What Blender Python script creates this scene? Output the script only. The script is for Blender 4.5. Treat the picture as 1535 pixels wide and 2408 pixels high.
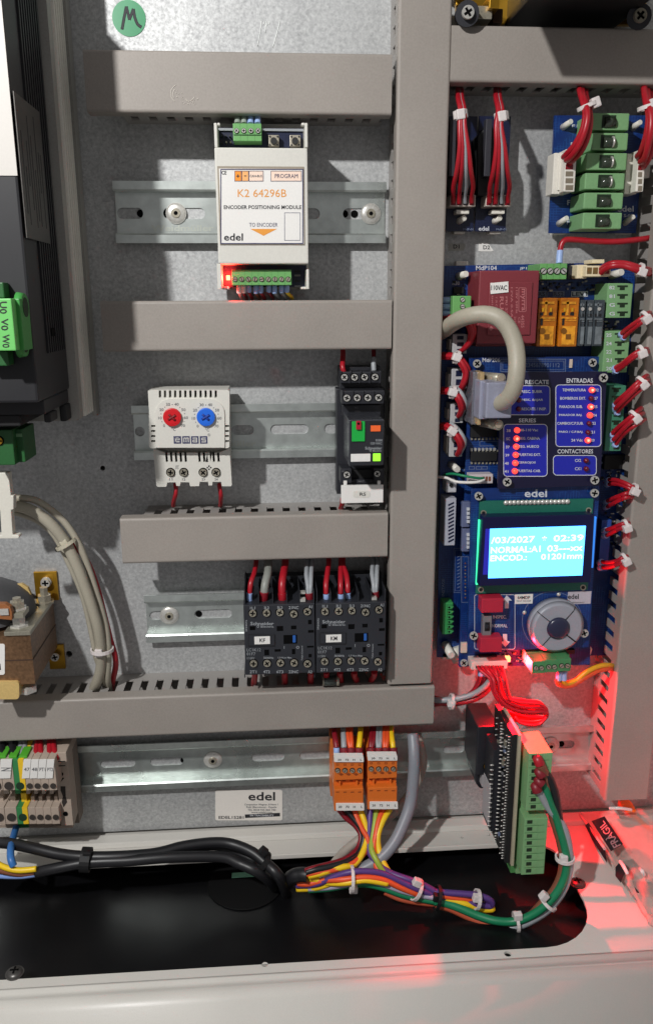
import bpy, bmesh, math, random
from mathutils import Vector, Matrix
random.seed(7)
for o in list(bpy.data.objects): bpy.data.objects.remove(o)
SC = bpy.context.scene
COL = SC.collection
# ---------------------------------------------------------------- camera
KD = 1535/2160.0
FL = 1922.97; CX, CY = 767.5, 1204.0; D0 = 520.13
R = Matrix(((0.99743496, 0.00452706, -0.07143529), (-0.02234473, 0.96781698, -0.25066114), (0.06800153, 0.25161439, 0.96543565)))
RT = R.transposed()
def w2b(v): return Vector((v[0], v[2], -v[1]))
cam = bpy.data.cameras.new('camera'); camo = bpy.data.objects.new('camera', cam); COL.objects.link(camo)
right = w2b(RT @ Vector((1, 0, 0))); down = w2b(RT @ Vector((0, 1, 0))); fwd = w2b(RT @ Vector((0, 0, 1)))
m = Matrix.Identity(4)
for i in range(3):
    m[i][0] = right[i]; m[i][1] = -down[i]; m[i][2] = -fwd[i]
m.translation = Vector((0, -D0/1000, 0))
camo.matrix_world = m
cam.sensor_fit = 'VERTICAL'; cam.sensor_height = 36; cam.lens = FL/2408*36
cam.clip_start = 0.01; cam.clip_end = 20
SC.camera = camo
# ---------------------------------------------------------------- light
W = bpy.data.worlds.new('World'); SC.world = W; W.use_nodes = True
bg = W.node_tree.nodes['Background']; bg.inputs[1].default_value = 0.80
_n = W.node_tree.nodes; _l = W.node_tree.links                       # a dim room: pale ceiling above, darker floor below
_g = _n.new('ShaderNodeNewGeometry'); _s = _n.new('ShaderNodeSeparateXYZ'); _l.new(_g.outputs['Incoming'], _s.inputs[0])
_m = _n.new('ShaderNodeMapRange'); _m.inputs[1].default_value = 1; _m.inputs[2].default_value = -1; _l.new(_s.outputs[2], _m.inputs[0])
_r = _n.new('ShaderNodeValToRGB'); _l.new(_m.outputs[0], _r.inputs[0]); _l.new(_r.outputs[0], bg.inputs[0])
_r.color_ramp.elements[0].color = (0.20, 0.195, 0.195, 1); _r.color_ramp.elements[1].color = (0.44, 0.435, 0.43, 1)
_e = _r.color_ramp.elements.new(0.5); _e.color = (0.27, 0.262, 0.268, 1)
def lamp(name, kind, loc, power, color, **kw):
    l = bpy.data.lights.new(name, kind); l.energy = power; l.color = color
    for k, v in kw.items(): setattr(l, k, v)
    o = bpy.data.objects.new(name, l); COL.objects.link(o); o.location = loc; return o
key = lamp('torch_lamp', 'AREA', (-0.34, -0.64, 0.385), 6.6, (1, 0.99, 0.975), shape='DISK', size=0.026)  # torch at upper left, placed from where the shadows fall
key.rotation_euler = (Vector((0.05, 0, -0.12)) - key.location).to_track_quat('-Z', 'Y').to_euler()
SC.view_settings.view_transform = 'Standard'; SC.view_settings.look = 'None'
SC.view_settings.exposure = 0.0; SC.view_settings.gamma = 1.0
SC.render.engine = 'CYCLES'
# ---------------------------------------------------------------- pixel -> place
cur = [0, 0, 1.0]
def fr(ox, oy, s): cur[:] = [ox, oy, s]
def fD(): fr(0, 0, KD)                       # the 1535 wide view
Z2 = 1535/720.0
def P(x, y, d):
    X = (cur[0]+x/cur[2])*KD; Y = (cur[1]+y/cur[2])*KD
    v = RT @ Vector(((X-CX)/FL, (Y-CY)/FL, 1)); v = v/v[2]
    t = (D0-d)/1000
    return Vector((v[0]*t, -d/1000, -v[1]*t))
def mm(x, y, d, px): return (P(x+px, y, d)-P(x, y, d)).length
ZF = -0.372
def FP(x, y, z=ZF):                          # where the view line meets the cabinet floor
    X = (cur[0]+x/cur[2])*KD; Y = (cur[1]+y/cur[2])*KD
    v = RT @ Vector(((X-CX)/FL, (Y-CY)/FL, 1)); t = -z/v[1]
    return Vector((v[0]*t, v[2]*t-D0/1000, z))
# ---------------------------------------------------------------- materials
def lin(c): return tuple((x/12.92 if x <= 0.04045 else ((x+0.055)/1.055)**2.4) for x in [v/255 for v in c])
MC = {}
def mat(name, rgb, rough=0.5, metal=0.0, var=0.06, bump=0.0, scale=900.0, emit=None, estr=0.0, trans=0.0, alpha=1.0, spec=0.5, coat=0.0):
    if name in MC: return MC[name]
    M = bpy.data.materials.new(name); M.use_nodes = True; nt = M.node_tree; b = nt.nodes['Principled BSDF']
    c = lin(rgb)
    b.inputs['Base Color'].default_value = (*c, 1); b.inputs['Roughness'].default_value = rough; b.inputs['Metallic'].default_value = metal
    b.inputs['Specular IOR Level'].default_value = spec
    if coat: b.inputs['Coat Weight'].default_value = coat; b.inputs['Coat Roughness'].default_value = 0.1
    if emit: b.inputs['Emission Color'].default_value = (*emit, 1); b.inputs['Emission Strength'].default_value = estr
    if trans: b.inputs['Transmission Weight'].default_value = trans
    b.inputs['Alpha'].default_value = alpha
    if var or bump:
        tc = nt.nodes.new('ShaderNodeTexCoord'); geo = nt.nodes.new('ShaderNodeNewGeometry')
        n = nt.nodes.new('ShaderNodeTexNoise'); n.inputs['Scale'].default_value = scale; n.inputs['Detail'].default_value = 3
        n2 = nt.nodes.new('ShaderNodeTexNoise'); n2.inputs['Scale'].default_value = 22; n2.inputs['Detail'].default_value = 4
        nt.links.new(geo.outputs['Position'], n.inputs['Vector']); nt.links.new(geo.outputs['Position'], n2.inputs['Vector'])
        ad = nt.nodes.new('ShaderNodeMath'); ad.operation = 'ADD'
        nt.links.new(n.outputs['Fac'], ad.inputs[0]); nt.links.new(n2.outputs['Fac'], ad.inputs[1])
        mr = nt.nodes.new('ShaderNodeMapRange'); mr.inputs[1].default_value = 0.6; mr.inputs[2].default_value = 1.4
        mr.inputs[3].default_value = 1-var*1.6; mr.inputs[4].default_value = 1+var*1.6
        nt.links.new(ad.outputs[0], mr.inputs[0])
        vm = nt.nodes.new('ShaderNodeVectorMath'); vm.operation = 'SCALE'; vm.inputs[0].default_value = c
        nt.links.new(mr.outputs[0], vm.inputs['Scale']); nt.links.new(vm.outputs[0], b.inputs['Base Color'])
        rr = nt.nodes.new('ShaderNodeMapRange'); rr.inputs[3].default_value = max(0.03, rough-0.08); rr.inputs[4].default_value = min(1, rough+0.1)
        nt.links.new(n2.outputs['Fac'], rr.inputs[0]); nt.links.new(rr.outputs[0], b.inputs['Roughness'])
        if bump:
            bp = nt.nodes.new('ShaderNodeBump'); bp.inputs['Strength'].default_value = bump; bp.inputs['Distance'].default_value = 0.0004
            nt.links.new(n.outputs['Fac'], bp.inputs['Height']); nt.links.new(bp.outputs[0], b.inputs['Normal'])
    MC[name] = M; return M
def galv():
    M = bpy.data.materials.new('galvanised'); M.use_nodes = True; nt = M.node_tree; b = nt.nodes['Principled BSDF']
    N = nt.nodes.new; L = nt.links.new
    g = N('ShaderNodeNewGeometry')
    v = N('ShaderNodeTexVoronoi'); v.inputs['Scale'].default_value = 900; v.inputs['Randomness'].default_value = 1
    n = N('ShaderNodeTexNoise'); n.inputs['Scale'].default_value = 420; n.inputs['Detail'].default_value = 7; n.inputs['Roughness'].default_value = 0.65
    n2 = N('ShaderNodeTexNoise'); n2.inputs['Scale'].default_value = 14; n2.inputs['Detail'].default_value = 5
    ns = N('ShaderNodeTexNoise'); ns.inputs['Scale'].default_value = 60; ns.inputs['Detail'].default_value = 4
    mp = N('ShaderNodeMapping'); mp.inputs['Scale'].default_value = (1, 1, 0.12)
    L(g.outputs['Position'], v.inputs['Vector']); L(g.outputs['Position'], n.inputs['Vector']); L(g.outputs['Position'], n2.inputs['Vector'])
    L(g.outputs['Position'], mp.inputs['Vector']); L(mp.outputs[0], ns.inputs['Vector'])
    sep = N('ShaderNodeSeparateColor'); L(v.outputs['Color'], sep.inputs[0])
    a = N('ShaderNodeMath'); a.operation = 'MULTIPLY_ADD'; a.inputs[1].default_value = 0.18; L(sep.outputs[0], a.inputs[0]); L(n.outputs['Fac'], a.inputs[2])
    a2 = N('ShaderNodeMath'); a2.operation = 'MULTIPLY_ADD'; a2.inputs[1].default_value = 0.55; L(n2.outputs['Fac'], a2.inputs[0]); L(a.outputs[0], a2.inputs[2])
    a3 = N('ShaderNodeMath'); a3.operation = 'MULTIPLY_ADD'; a3.inputs[1].default_value = 0.22; L(ns.outputs['Fac'], a3.inputs[0]); L(a2.outputs[0], a3.inputs[2])
    cr = N('ShaderNodeValToRGB'); cr.color_ramp.elements[0].position = 0.62; cr.color_ramp.elements[0].color = (0.30, 0.305, 0.31, 1)
    cr.color_ramp.elements[1].position = 1.38; cr.color_ramp.elements[1].color = (0.60, 0.61, 0.605, 1)
    mrr = N('ShaderNodeMapRange'); mrr.inputs[1].default_value = 0.68; mrr.inputs[2].default_value = 1.28
    L(a3.outputs[0], mrr.inputs[0]); cr.color_ramp.elements[0].position = 0; cr.color_ramp.elements[1].position = 1
    L(mrr.outputs[0], cr.inputs[0]); L(cr.outputs[0], b.inputs['Base Color'])
    rr = N('ShaderNodeMapRange'); rr.inputs[3].default_value = 0.62; rr.inputs[4].default_value = 0.42; L(mrr.outputs[0], rr.inputs[0]); L(rr.outputs[0], b.inputs['Roughness'])
    b.inputs['Metallic'].default_value = 0.35
    bp = N('ShaderNodeBump'); bp.inputs['Strength'].default_value = 0.22; bp.inputs['Distance'].default_value = 0.0003
    L(a.outputs[0], bp.inputs['Height']); L(bp.outputs[0], b.inputs['Normal'])
    return M
GALV = galv()
DUCT = mat('duct_plastic', (148, 141, 134), 0.5, var=0.07, bump=0.10)
DUCTB = mat('duct_body_plastic', (150, 146, 142), 0.55, var=0.05)
ZINC = mat('zinc_rail', (204, 211, 207), 0.28, 0.8, var=0.12, scale=160, bump=0.05)
STEEL = mat('bright_steel', (206, 204, 198), 0.3, 0.45, var=0.15)
NICK = mat('dull_screw', (170, 164, 148), 0.32, 0.5, var=0.2)
BRASS = mat('yellow_passivated', (196, 150, 50), 0.3, 0.8, var=0.2, scale=120)
BLACK = mat('black_plastic', (36, 37, 43), 0.42, var=0.12)
BLACK2 = mat('deep_black', (17, 17, 19), 0.6, var=0.1)
VOID = mat('dark_hollow', (7, 7, 8), 0.9, var=0, spec=0.1)
GLOSSB = mat('gloss_black_panel', (12, 12, 14), 0.34, var=0.2, spec=0.4)
CONT = mat('contactor_grey', (39, 41, 47), 0.48, var=0.1, bump=0.05)
CREAM = mat('cream_plastic', (208, 206, 198), 0.5, var=0.04)
LGREY = mat('light_grey_plastic', (214, 211, 200), 0.5, var=0.04)
WHITE = mat('white_label', (228, 226, 222), 0.5, var=0.03)
OFFW = mat('natural_nylon', (222, 218, 208), 0.4, var=0.06)
NYLON = mat('translucent_nylon', (216, 208, 206), 0.35, var=0.06)
GREEN = mat('green_connector', (104, 164, 94), 0.45, var=0.05)
GREEN2 = mat('pale_green_connector', (120, 164, 114), 0.5, var=0.06)
GREEND = mat('dark_green_connector', (30, 86, 40), 0.45, var=0.08)
def board_mat(name, rgb, trace):
    M = mat(name, rgb, 0.35, var=0.12, scale=300); nt = M.node_tree; b = nt.nodes['Principled BSDF']; N = nt.nodes.new; L = nt.links.new
    src = b.inputs['Base Color'].links[0].from_socket; g = N('ShaderNodeNewGeometry'); prev = None
    for k, (rz, sc_) in enumerate(((0, 230), (math.pi/2, 190))):       # printed copper tracks under the lacquer
        sw = N('ShaderNodeSeparateXYZ'); L(g.outputs['Position'], sw.inputs[0]); cb = N('ShaderNodeCombineXYZ')
        L(sw.outputs[0], cb.inputs[k]); L(sw.outputs[2], cb.inputs[1-k])
        br = N('ShaderNodeTexBrick'); br.inputs['Scale'].default_value = sc_; br.inputs['Mortar Size'].default_value = 0.055; br.inputs['Brick Width'].default_value = 1.7; br.inputs['Row Height'].default_value = 0.33; br.inputs['Mortar Smooth'].default_value = 0.3
        L(cb.outputs[0], br.inputs['Vector']); n = N('ShaderNodeTexNoise'); n.inputs['Scale'].default_value = 70+30*k; L(g.outputs['Position'], n.inputs['Vector'])
        th = N('ShaderNodeMapRange'); th.inputs[1].default_value = 0.5; th.inputs[2].default_value = 0.54; L(n.outputs['Fac'], th.inputs[0])
        mu = N('ShaderNodeMath'); mu.operation = 'MULTIPLY'; L(br.outputs['Fac'], mu.inputs[0]); L(th.outputs[0], mu.inputs[1])
        if prev: mx = N('ShaderNodeMath'); mx.operation = 'MAXIMUM'; L(prev.outputs[0], mx.inputs[0]); L(mu.outputs[0], mx.inputs[1]); prev = mx
        else: prev = mu
    mi = N('ShaderNodeMix'); mi.data_type = 'RGBA'; L(prev.outputs[0], mi.inputs[0]); L(src, mi.inputs[6]); mi.inputs[7].default_value = (*lin(trace), 1)
    L(mi.outputs[2], b.inputs['Base Color']); return M
PCB = board_mat('blue_board', (12, 44, 106), (26, 66, 128))
PCBD = board_mat('dark_blue_board', (16, 24, 54), (24, 32, 62))
PCBG = mat('green_board', (30, 104, 88), 0.4, var=0.1)
NAVY = mat('navy_panel', (22, 20, 52), 0.35, var=0.06)
BLUEP = mat('blue_panel', (34, 40, 168), 0.35, var=0.04)
INK = mat('ink', (32, 32, 38), 0.6, var=0)
GINK = mat('grey_ink', (110, 110, 112), 0.6, var=0)
SILK = mat('silk_white', (205, 208, 215), 0.5, var=0)
SILKD = mat('silk_dim', (110, 122, 150), 0.5, var=0)
ORINK = mat('orange_ink', (226, 150, 56), 0.5, var=0.02)
PEACH = mat('peach_ink', (242, 215, 196), 0.5, var=0.02)
LOR = mat('light_orange_ink', (240, 176, 110), 0.5, var=0.02)
RED = mat('red_insulation', (166, 24, 38), 0.35, var=0.06)
REDD = mat('dark_red_insulation', (128, 18, 32), 0.4, var=0.06)
REDK = mat('red_knob', (200, 26, 34), 0.3, var=0.03)
BLUEK = mat('blue_knob', (36, 104, 214), 0.3, var=0.03)
LBLUE = mat('ferrule_blue', (156, 180, 226), 0.4, var=0.04)
MAROON = mat('maroon_ferrule', (122, 22, 34), 0.45, var=0.05)
GREYW = mat('grey_insulation', (150, 154, 158), 0.4, var=0.06)
YELW = mat('yellow_insulation', (236, 196, 30), 0.4, var=0.05)
ORW = mat('orange_insulation', (228, 84, 40), 0.4, var=0.05)
VIOW = mat('violet_insulation', (84, 56, 122), 0.4, var=0.05)
GRNW = mat('green_insulation', (24, 122, 82), 0.4, var=0.05)
BRNW = mat('brown_insulation', (126, 76, 56), 0.45, var=0.06)
BLKW = mat('black_insulation', (26, 26, 29), 0.42, var=0.08)
BLUW = mat('blue_insulation', (52, 110, 176), 0.4, var=0.05)
WHTW = mat('white_insulation', (220, 216, 212), 0.4, var=0.04)
BEIGE = mat('beige_cable', (164, 158, 142), 0.5, var=0.06)
ORANGE = mat('orange_plastic', (214, 108, 34), 0.45, var=0.06)
TBLOCK = mat('terminal_beige', (176, 160, 146), 0.5, var=0.06)
TGREEN = mat('terminal_green', (52, 128, 74), 0.5, var=0.06)
TYEL = mat('terminal_yellow', (232, 190, 40), 0.5, var=0.05)
MARN = mat('maroon_resin', (122, 46, 54), 0.45, var=0.08)
AMBER = mat('amber_case', (206, 120, 24), 0.15, var=0.3, trans=0.35, scale=200)
CLEAR = mat('smoke_clear_case', (92, 102, 110), 0.12, var=0.1, trans=0.6, scale=200)
FRAME = mat('cabinet_paint', (204, 201, 194), 0.38, var=0.03, bump=0.12, scale=1400)
ALU = mat('heatsink_alu', (158, 156, 150), 0.45, 0.15, var=0.08)
LAM = mat('lamination', (128, 98, 72), 0.35, 0.6, var=0.35, scale=500, bump=0.3)
WIND = mat('winding_tape', (74, 74, 76), 0.5, var=0.15)
BOB = mat('bobbin_nylon', (196, 168, 108), 0.4, var=0.1)
DSUB = mat('grey_hood', (146, 148, 166), 0.35, 0.15, var=0.1)
KEYG = mat('keypad_grey', (150, 152, 162), 0.4, var=0.05)
GLEDG = mat('green_led', (120, 220, 40), 0.3, var=0, emit=(0.35, 1.0, 0.05), estr=0.9)
LEDON = mat('led_lit', (255, 60, 50), 0.3, var=0, emit=(1.0, 0.055, 0.035), estr=1.7)
LEDCORE = mat('led_core', (255, 160, 140), 0.3, var=0, emit=(1.0, 0.30, 0.18), estr=1.9)
LEDHOT = mat('led_hot', (255, 80, 50), 0.3, var=0, emit=(1.0, 0.30, 0.10), estr=4)
LEDOFF = mat('led_off', (96, 14, 34), 0.2, var=0)
LCD = mat('lcd_lit', (40, 200, 220), 0.4, var=0, emit=(0.062, 0.27, 1.0), estr=5.2)
LCDT = mat('lcd_text', (200, 255, 250), 0.4, var=0, emit=(0.62, 1.0, 1.0), estr=1.9)
LCDK = mat('lcd_bezel', (10, 12, 58), 0.3, var=0.03)
LCDG = mat('lcd_edge_leak', (60, 220, 120), 0.3, var=0, emit=(0.05, 0.9, 0.45), estr=1.3)
BAG = mat('clear_bag', (215, 195, 185), 0.25, var=0.08, alpha=0.46, scale=60, bump=0.5)
# ---------------------------------------------------------------- mesh builder
class MB:
    def __init__(s): s.v = []; s.f = []; s.sm = []
    def add(s, vs, fs, sm=False):
        n = len(s.v); s.v += [Vector(a) for a in vs]
        for f in fs: s.f.append([i+n for i in f]); s.sm.append(sm)
        return s
    def boxw(s, x0, x1, y0, y1, z0, z1):
        if x0 > x1: x0, x1 = x1, x0
        if y0 > y1: y0, y1 = y1, y0
        if z0 > z1: z0, z1 = z1, z0
        return s.add([(x0,y0,z0),(x1,y0,z0),(x1,y1,z0),(x0,y1,z0),(x0,y0,z1),(x1,y0,z1),(x1,y1,z1),(x0,y1,z1)],
                     [(0,3,2,1),(4,5,6,7),(0,1,5,4),(1,2,6,5),(2,3,7,6),(3,0,4,7)])
    def rect(s, x0, y0, x1, y1, df, db):
        X0, X1, Z0, Z1 = rw(x0, y0, x1, y1, df)
        return s.boxw(X0, X1, -df/1000, -db/1000, Z1, Z0)
    def polyw(s, pts, y0, y1, holes=()):      # pts = (x,z) world
        bm = bmesh.new(); ed = []
        for loop in [pts]+list(holes):
            vs = [bm.verts.new((a[0], y0, a[1])) for a in loop]
            for i in range(len(vs)): ed.append(bm.edges.new((vs[i], vs[(i+1) % len(vs)])))
        bmesh.ops.triangle_fill(bm, use_beauty=True, use_dissolve=False, edges=ed)
        bmesh.ops.recalc_face_normals(bm, faces=bm.faces)
        if bm.faces:
            if sum(f.normal.y*f.calc_area() for f in bm.faces) > 0: bmesh.ops.reverse_faces(bm, faces=bm.faces)
        bm.verts.index_update()
        n = len(bm.verts); vs = [v.co.copy() for v in bm.verts]; back = [Vector((v.x, y1, v.z)) for v in vs]
        fs = [[v.index for v in f.verts] for f in bm.faces]
        fb = [[i+n for i in reversed(f)] for f in fs]
        side = []
        dire = set()
        for f in fs:
            for i in range(len(f)): dire.add((f[i], f[(i+1) % len(f)]))
        for a, b_ in dire:
            if (b_, a) not in dire: side.append([b_, a, a+n, b_+n])
        bm.free()
        return s.add(vs+back, fs+fb+side)
    def poly(s, pts, df, db, holes=()):
        q = lambda l: [(P(x, y, df).x, P(x, y, df).z) for x, y in l]
        return s.polyw(q(pts), -df/1000, -db/1000, [q(h) for h in holes])
    def cyl(s, x, y, rp, df, db, n=16, r1=None, sm=False):
        c = P(x, y, df); r = mm(x, y, df, rp)
        return s.cone(c, Vector((c.x, -db/1000, c.z)), r, r if r1 is None else r*r1, n)
    def cone(s, a, b, ra, rb, n=12, sm=True):
        a = Vector(a); b = Vector(b); d = (b-a).normalized()
        u = d.orthogonal().normalized(); w = d.cross(u)
        vs = []; 
        for c, r in ((a, ra), (b, rb)):
            for i in range(n): t = 2*math.pi*i/n; vs.append(c+(u*math.cos(t)+w*math.sin(t))*r)
        k = len(s.v); s.v += vs
        for i in range(n): s.f.append([k+i, k+(i+1) % n, k+n+(i+1) % n, k+n+i]); s.sm.append(sm)
        s.f.append([k+i for i in reversed(range(n))]); s.sm.append(False)
        s.f.append([k+n+i for i in range(n)]); s.sm.append(False)
        return s
    def dome(s, c, r, h, n=16, rings=4, axis=(0, -1, 0)):
        c = Vector(c); d = Vector(axis).normalized(); u = d.orthogonal().normalized(); w = d.cross(u); k = len(s.v)
        for j in range(rings):
            a = math.pi/2*j/rings
            for i in range(n): t = 2*math.pi*i/n; s.v.append(c+(u*math.cos(t)+w*math.sin(t))*r*math.cos(a)+d*h*math.sin(a))
        s.v.append(c+d*h)
        for j in range(rings-1):
            for i in range(n):
                s.f.append([k+j*n+i, k+j*n+(i+1) % n, k+(j+1)*n+(i+1) % n, k+(j+1)*n+i]); s.sm.append(True)
        for i in range(n): s.f.append([k+(rings-1)*n+i, k+(rings-1)*n+(i+1) % n, k+rings*n]); s.sm.append(True)
        return s
    def tubew(s, pts, r, n=8, closed=False, sub=6, flat=1.0, rs=None):
        pts = [Vector(p) for p in pts]; m_ = len(pts); out = []
        rng = m_ if closed else m_-1
        for i in range(rng):
            g = lambda k: pts[k % m_] if closed else pts[min(max(k, 0), m_-1)]
            a, b, c, d = g(i-1), g(i), g(i+1), g(i+2)
            for k in range(sub):
                t = k/sub
                out.append(0.5*((2*b)+(-a+c)*t+(2*a-5*b+4*c-d)*t*t+(-a+3*b-3*c+d)*t**3))
        if not closed: out.append(pts[-1])
        L = len(out); k0 = len(s.v); up = None
        for i, p in enumerate(out):
            q = out[(i+1) % L] if (closed or i < L-1) else p; pr = out[i-1] if (closed or i > 0) else p
            t = (q-pr).normalized() if (q-pr).length > 1e-9 else Vector((1, 0, 0))
            if up is None: up = t.orthogonal().normalized()
            up = (up-t*up.dot(t)).normalized(); w = t.cross(up)
            rr = r*(rs(i/(L-1)) if rs else 1)
            for j in range(n): a = 2*math.pi*j/n; s.v.append(p+(up*math.cos(a)+w*math.sin(a)*flat)*rr)
        for i in range(L if closed else L-1):
            for j in range(n):
                a = k0+i*n; b = k0+((i+1) % L)*n
                s.f.append([a+j, a+(j+1) % n, b+(j+1) % n, b+j]); s.sm.append(True)
        if not closed:
            s.f.append([k0+j for j in reversed(range(n))]); s.sm.append(False)
            s.f.append([k0+(L-1)*n+j for j in range(n)]); s.sm.append(False)
        return s
    def tube(s, pts, r, **kw): return s.tubew([P(*p) for p in pts], r/1000, **kw)
    def mesh(s, name, off, bev=0, seg=2):
        me = bpy.data.meshes.new(name); me.from_pydata([v-off for v in s.v], [], s.f); me.validate()
        if len(me.polygons) == len(s.sm): me.polygons.foreach_set('use_smooth', s.sm)
        if bev:
            bm = bmesh.new(); bm.from_mesh(me); bmesh.ops.remove_doubles(bm, verts=bm.verts, dist=1e-6)
            es = [e for e in bm.edges if len(e.link_faces) == 2 and e.calc_face_angle(0) > 0.6]
            bmesh.ops.bevel(bm, geom=es, offset=bev/1000, segments=seg, profile=0.6, affect='EDGES', clamp_overlap=True)
            bm.to_mesh(me); bm.free()
        me.update(); return me
def rw(x0, y0, x1, y1, d):
    xm, ym = (x0+x1)/2, (y0+y1)/2
    return P(x0, ym, d).x, P(x1, ym, d).x, P(xm, y0, d).z, P(xm, y1, d).z
def wl(p):
    v = Vector((0, 0, 0))
    while p is not None: v += p.location; p = p.parent
    return v
def T(name, label, cat, at, group=None):
    o = bpy.data.objects.new(name, None); COL.objects.link(o); o.location = at; o.empty_display_size = 0.01
    o['label'] = label; o['category'] = cat
    if group: o['group'] = group
    return o
def fin(mb, name, M, parent=None, bev=0, label=None, cat=None, group=None, kind=None, seg=2):
    if parent is None:
        xs = [v.x for v in mb.v]; ys = [v.y for v in mb.v]; zs = [v.z for v in mb.v]
        off = Vector(((min(xs)+max(xs))/2, (min(ys)+max(ys))/2, min(zs)))
    else: off = wl(parent)
    me = mb.mesh(name, off, bev, seg); me.materials.append(M)
    o = bpy.data.objects.new(name, me); COL.objects.link(o)
    if parent is None: o.location = off
    else: o.parent = parent
    if label: o['label'] = label
    if cat: o['category'] = cat
    if group: o['group'] = group
    if kind: o['kind'] = kind
    return o
def box(x0, y0, x1, y1, df, db, name, M, parent=None, bev=0, **kw): return fin(MB().rect(x0, y0, x1, y1, df, db), name, M, parent, bev, **kw)
def poly(pts, df, db, name, M, parent=None, bev=0, holes=(), **kw): return fin(MB().poly(pts, df, db, holes), name, M, parent, bev, **kw)
def cyl(x, y, r, df, db, name, M, parent=None, bev=0, n=20, **kw): return fin(MB().cyl(x, y, r, df, db, n), name, M, parent, bev, **kw)
def tube(pts, r, name, M, parent=None, **kw): 
    k2 = {k: kw.pop(k) for k in ('n', 'sub', 'flat', 'rs') if k in kw}
    return fin(MB().tube(pts, r, **k2), name, M, parent, **kw)
TC = {}
def glyphs(s, bold=0):
    if (s, bold) in TC: return TC[(s, bold)]
    cu = bpy.data.curves.new('t', 'FONT'); cu.body = s; cu.resolution_u = 2; cu.fill_mode = 'FRONT'; cu.offset = 0.018 if bold else 0.0
    o = bpy.data.objects.new('t', cu); me = bpy.data.meshes.new_from_object(o)
    vs = [(v.co.x, v.co.y) for v in me.vertices]; fs = [list(p.vertices) for p in me.polygons]
    bpy.data.objects.remove(o); bpy.data.curves.remove(cu); bpy.data.meshes.remove(me)
    TC[(s, bold)] = (vs, fs); return vs, fs
def txt(s, x0, y0, x1, y1, d, M, parent, rot=0, bold=1, name='lettering', up=0.12):
    vs, fs = glyphs(s, bold)
    if not vs: return None
    a = math.radians(rot); vs = [(x*math.cos(a)-y*math.sin(a), x*math.sin(a)+y*math.cos(a)) for x, y in vs]
    mx, Mx = min(v[0] for v in vs), max(v[0] for v in vs); my, My = min(v[1] for v in vs), max(v[1] for v in vs)
    sx = (x1-x0)/max(Mx-mx, 1e-6); sy = (y1-y0)/max(My-my, 1e-6)
    if Mx-mx < 0.2 and rot == 0 and len(s) == 1: sx = sy
    mb = MB(); mb.add([P(x0+(v[0]-mx)*sx, y1-(v[1]-my)*sy, d+up) for v in vs], [f for f in fs])
    return fin(mb, name, M, parent)
def outline(x0, y0, x1, y1, t, d, M, parent, r=0, name='printed_frame', th=0.12):
    o_ = rr(x0, y0, x1, y1, r); i_ = rr(x0+t, y0+t, x1-t, y1-t, max(r-t, 0))
    return poly(o_, d+th, d, name, M, parent, holes=[i_])
def rr(x0, y0, x1, y1, r, n=5):
    if r <= 0: return [(x0, y0), (x1, y0), (x1, y1), (x0, y1)]
    out = []
    for cx_, cy_, a0 in ((x1-r, y0+r, -90), (x1-r, y1-r, 0), (x0+r, y1-r, 90), (x0+r, y0+r, 180)):
        for i in range(n+1): a = math.radians(a0+90*i/n); out.append((cx_+r*math.cos(a), cy_+r*math.sin(a)))
    return out
def circ(x, y, r, n=16): return [(x+r*math.cos(2*math.pi*i/n), y+r*math.sin(2*math.pi*i/n)) for i in range(n)]
# shared screw meshes, unit radius, facing -y
def screw_mesh(kind):
    mb = MB(); k = 0.2; L_ = 0.68
    plus = [(k, k), (L_, k), (L_, -k), (k, -k), (k, -L_), (-k, -L_), (-k, -k), (-L_, -k), (-L_, k), (-k, k), (-k, L_), (k, L_)]
    slot = [(0.85, k*0.8), (0.85, -k*0.8), (-0.85, -k*0.8), (-0.85, k*0.8)]
    o = [(math.cos(2*math.pi*i/20)*0.93, math.sin(2*math.pi*i/20)*0.93) for i in range(20)]
    mb.polyw(o, -0.55, -0.05, [plus if kind == 'plus' else slot])
    n1 = len(mb.f); mb.cone((0, -0.40, 0), (0, -0.1, 0), 0.85, 0.85, 20)
    me = mb.mesh('screw_'+kind, Vector((0, 0, 0)))
    me.polygons.foreach_set('material_index', [0 if i < n1 else 1 for i in range(len(me.polygons))]); return me  # recess floor coloured dark to stand for its shade
SM = {k: screw_mesh(k) for k in ('plus', 'slot')}
def screw(x, y, rp, d, parent, kind='plus', M=None, rot=None, name='screw'):
    M = M or STEEL
    key_ = (kind, M.name)
    if key_ not in SM:
        me = SM[kind].copy(); me.materials.append(M); me.materials.append(VOID); SM[key_] = me
    o = bpy.data.objects.new(name, SM[key_]); COL.objects.link(o); r = mm(x, y, d, rp); o.parent = parent
    o.location = P(x, y, d)-wl(parent); o.scale = (r, r, r); o.rotation_euler = (0, random.uniform(0, 3) if rot is None else math.radians(rot), 0)
    return o
def sock(x, y, rp, d, parent, kind='plus', M=None, name='screw'):   # screw on a dark disc, the shade of its well put into colour
    cyl(x, y, rp*1.18, d+0.1, d-0.4, 'screw_well', VOID, parent, n=16)
    return screw(x, y, rp, d+0.1, parent, kind, M or NICK)
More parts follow.
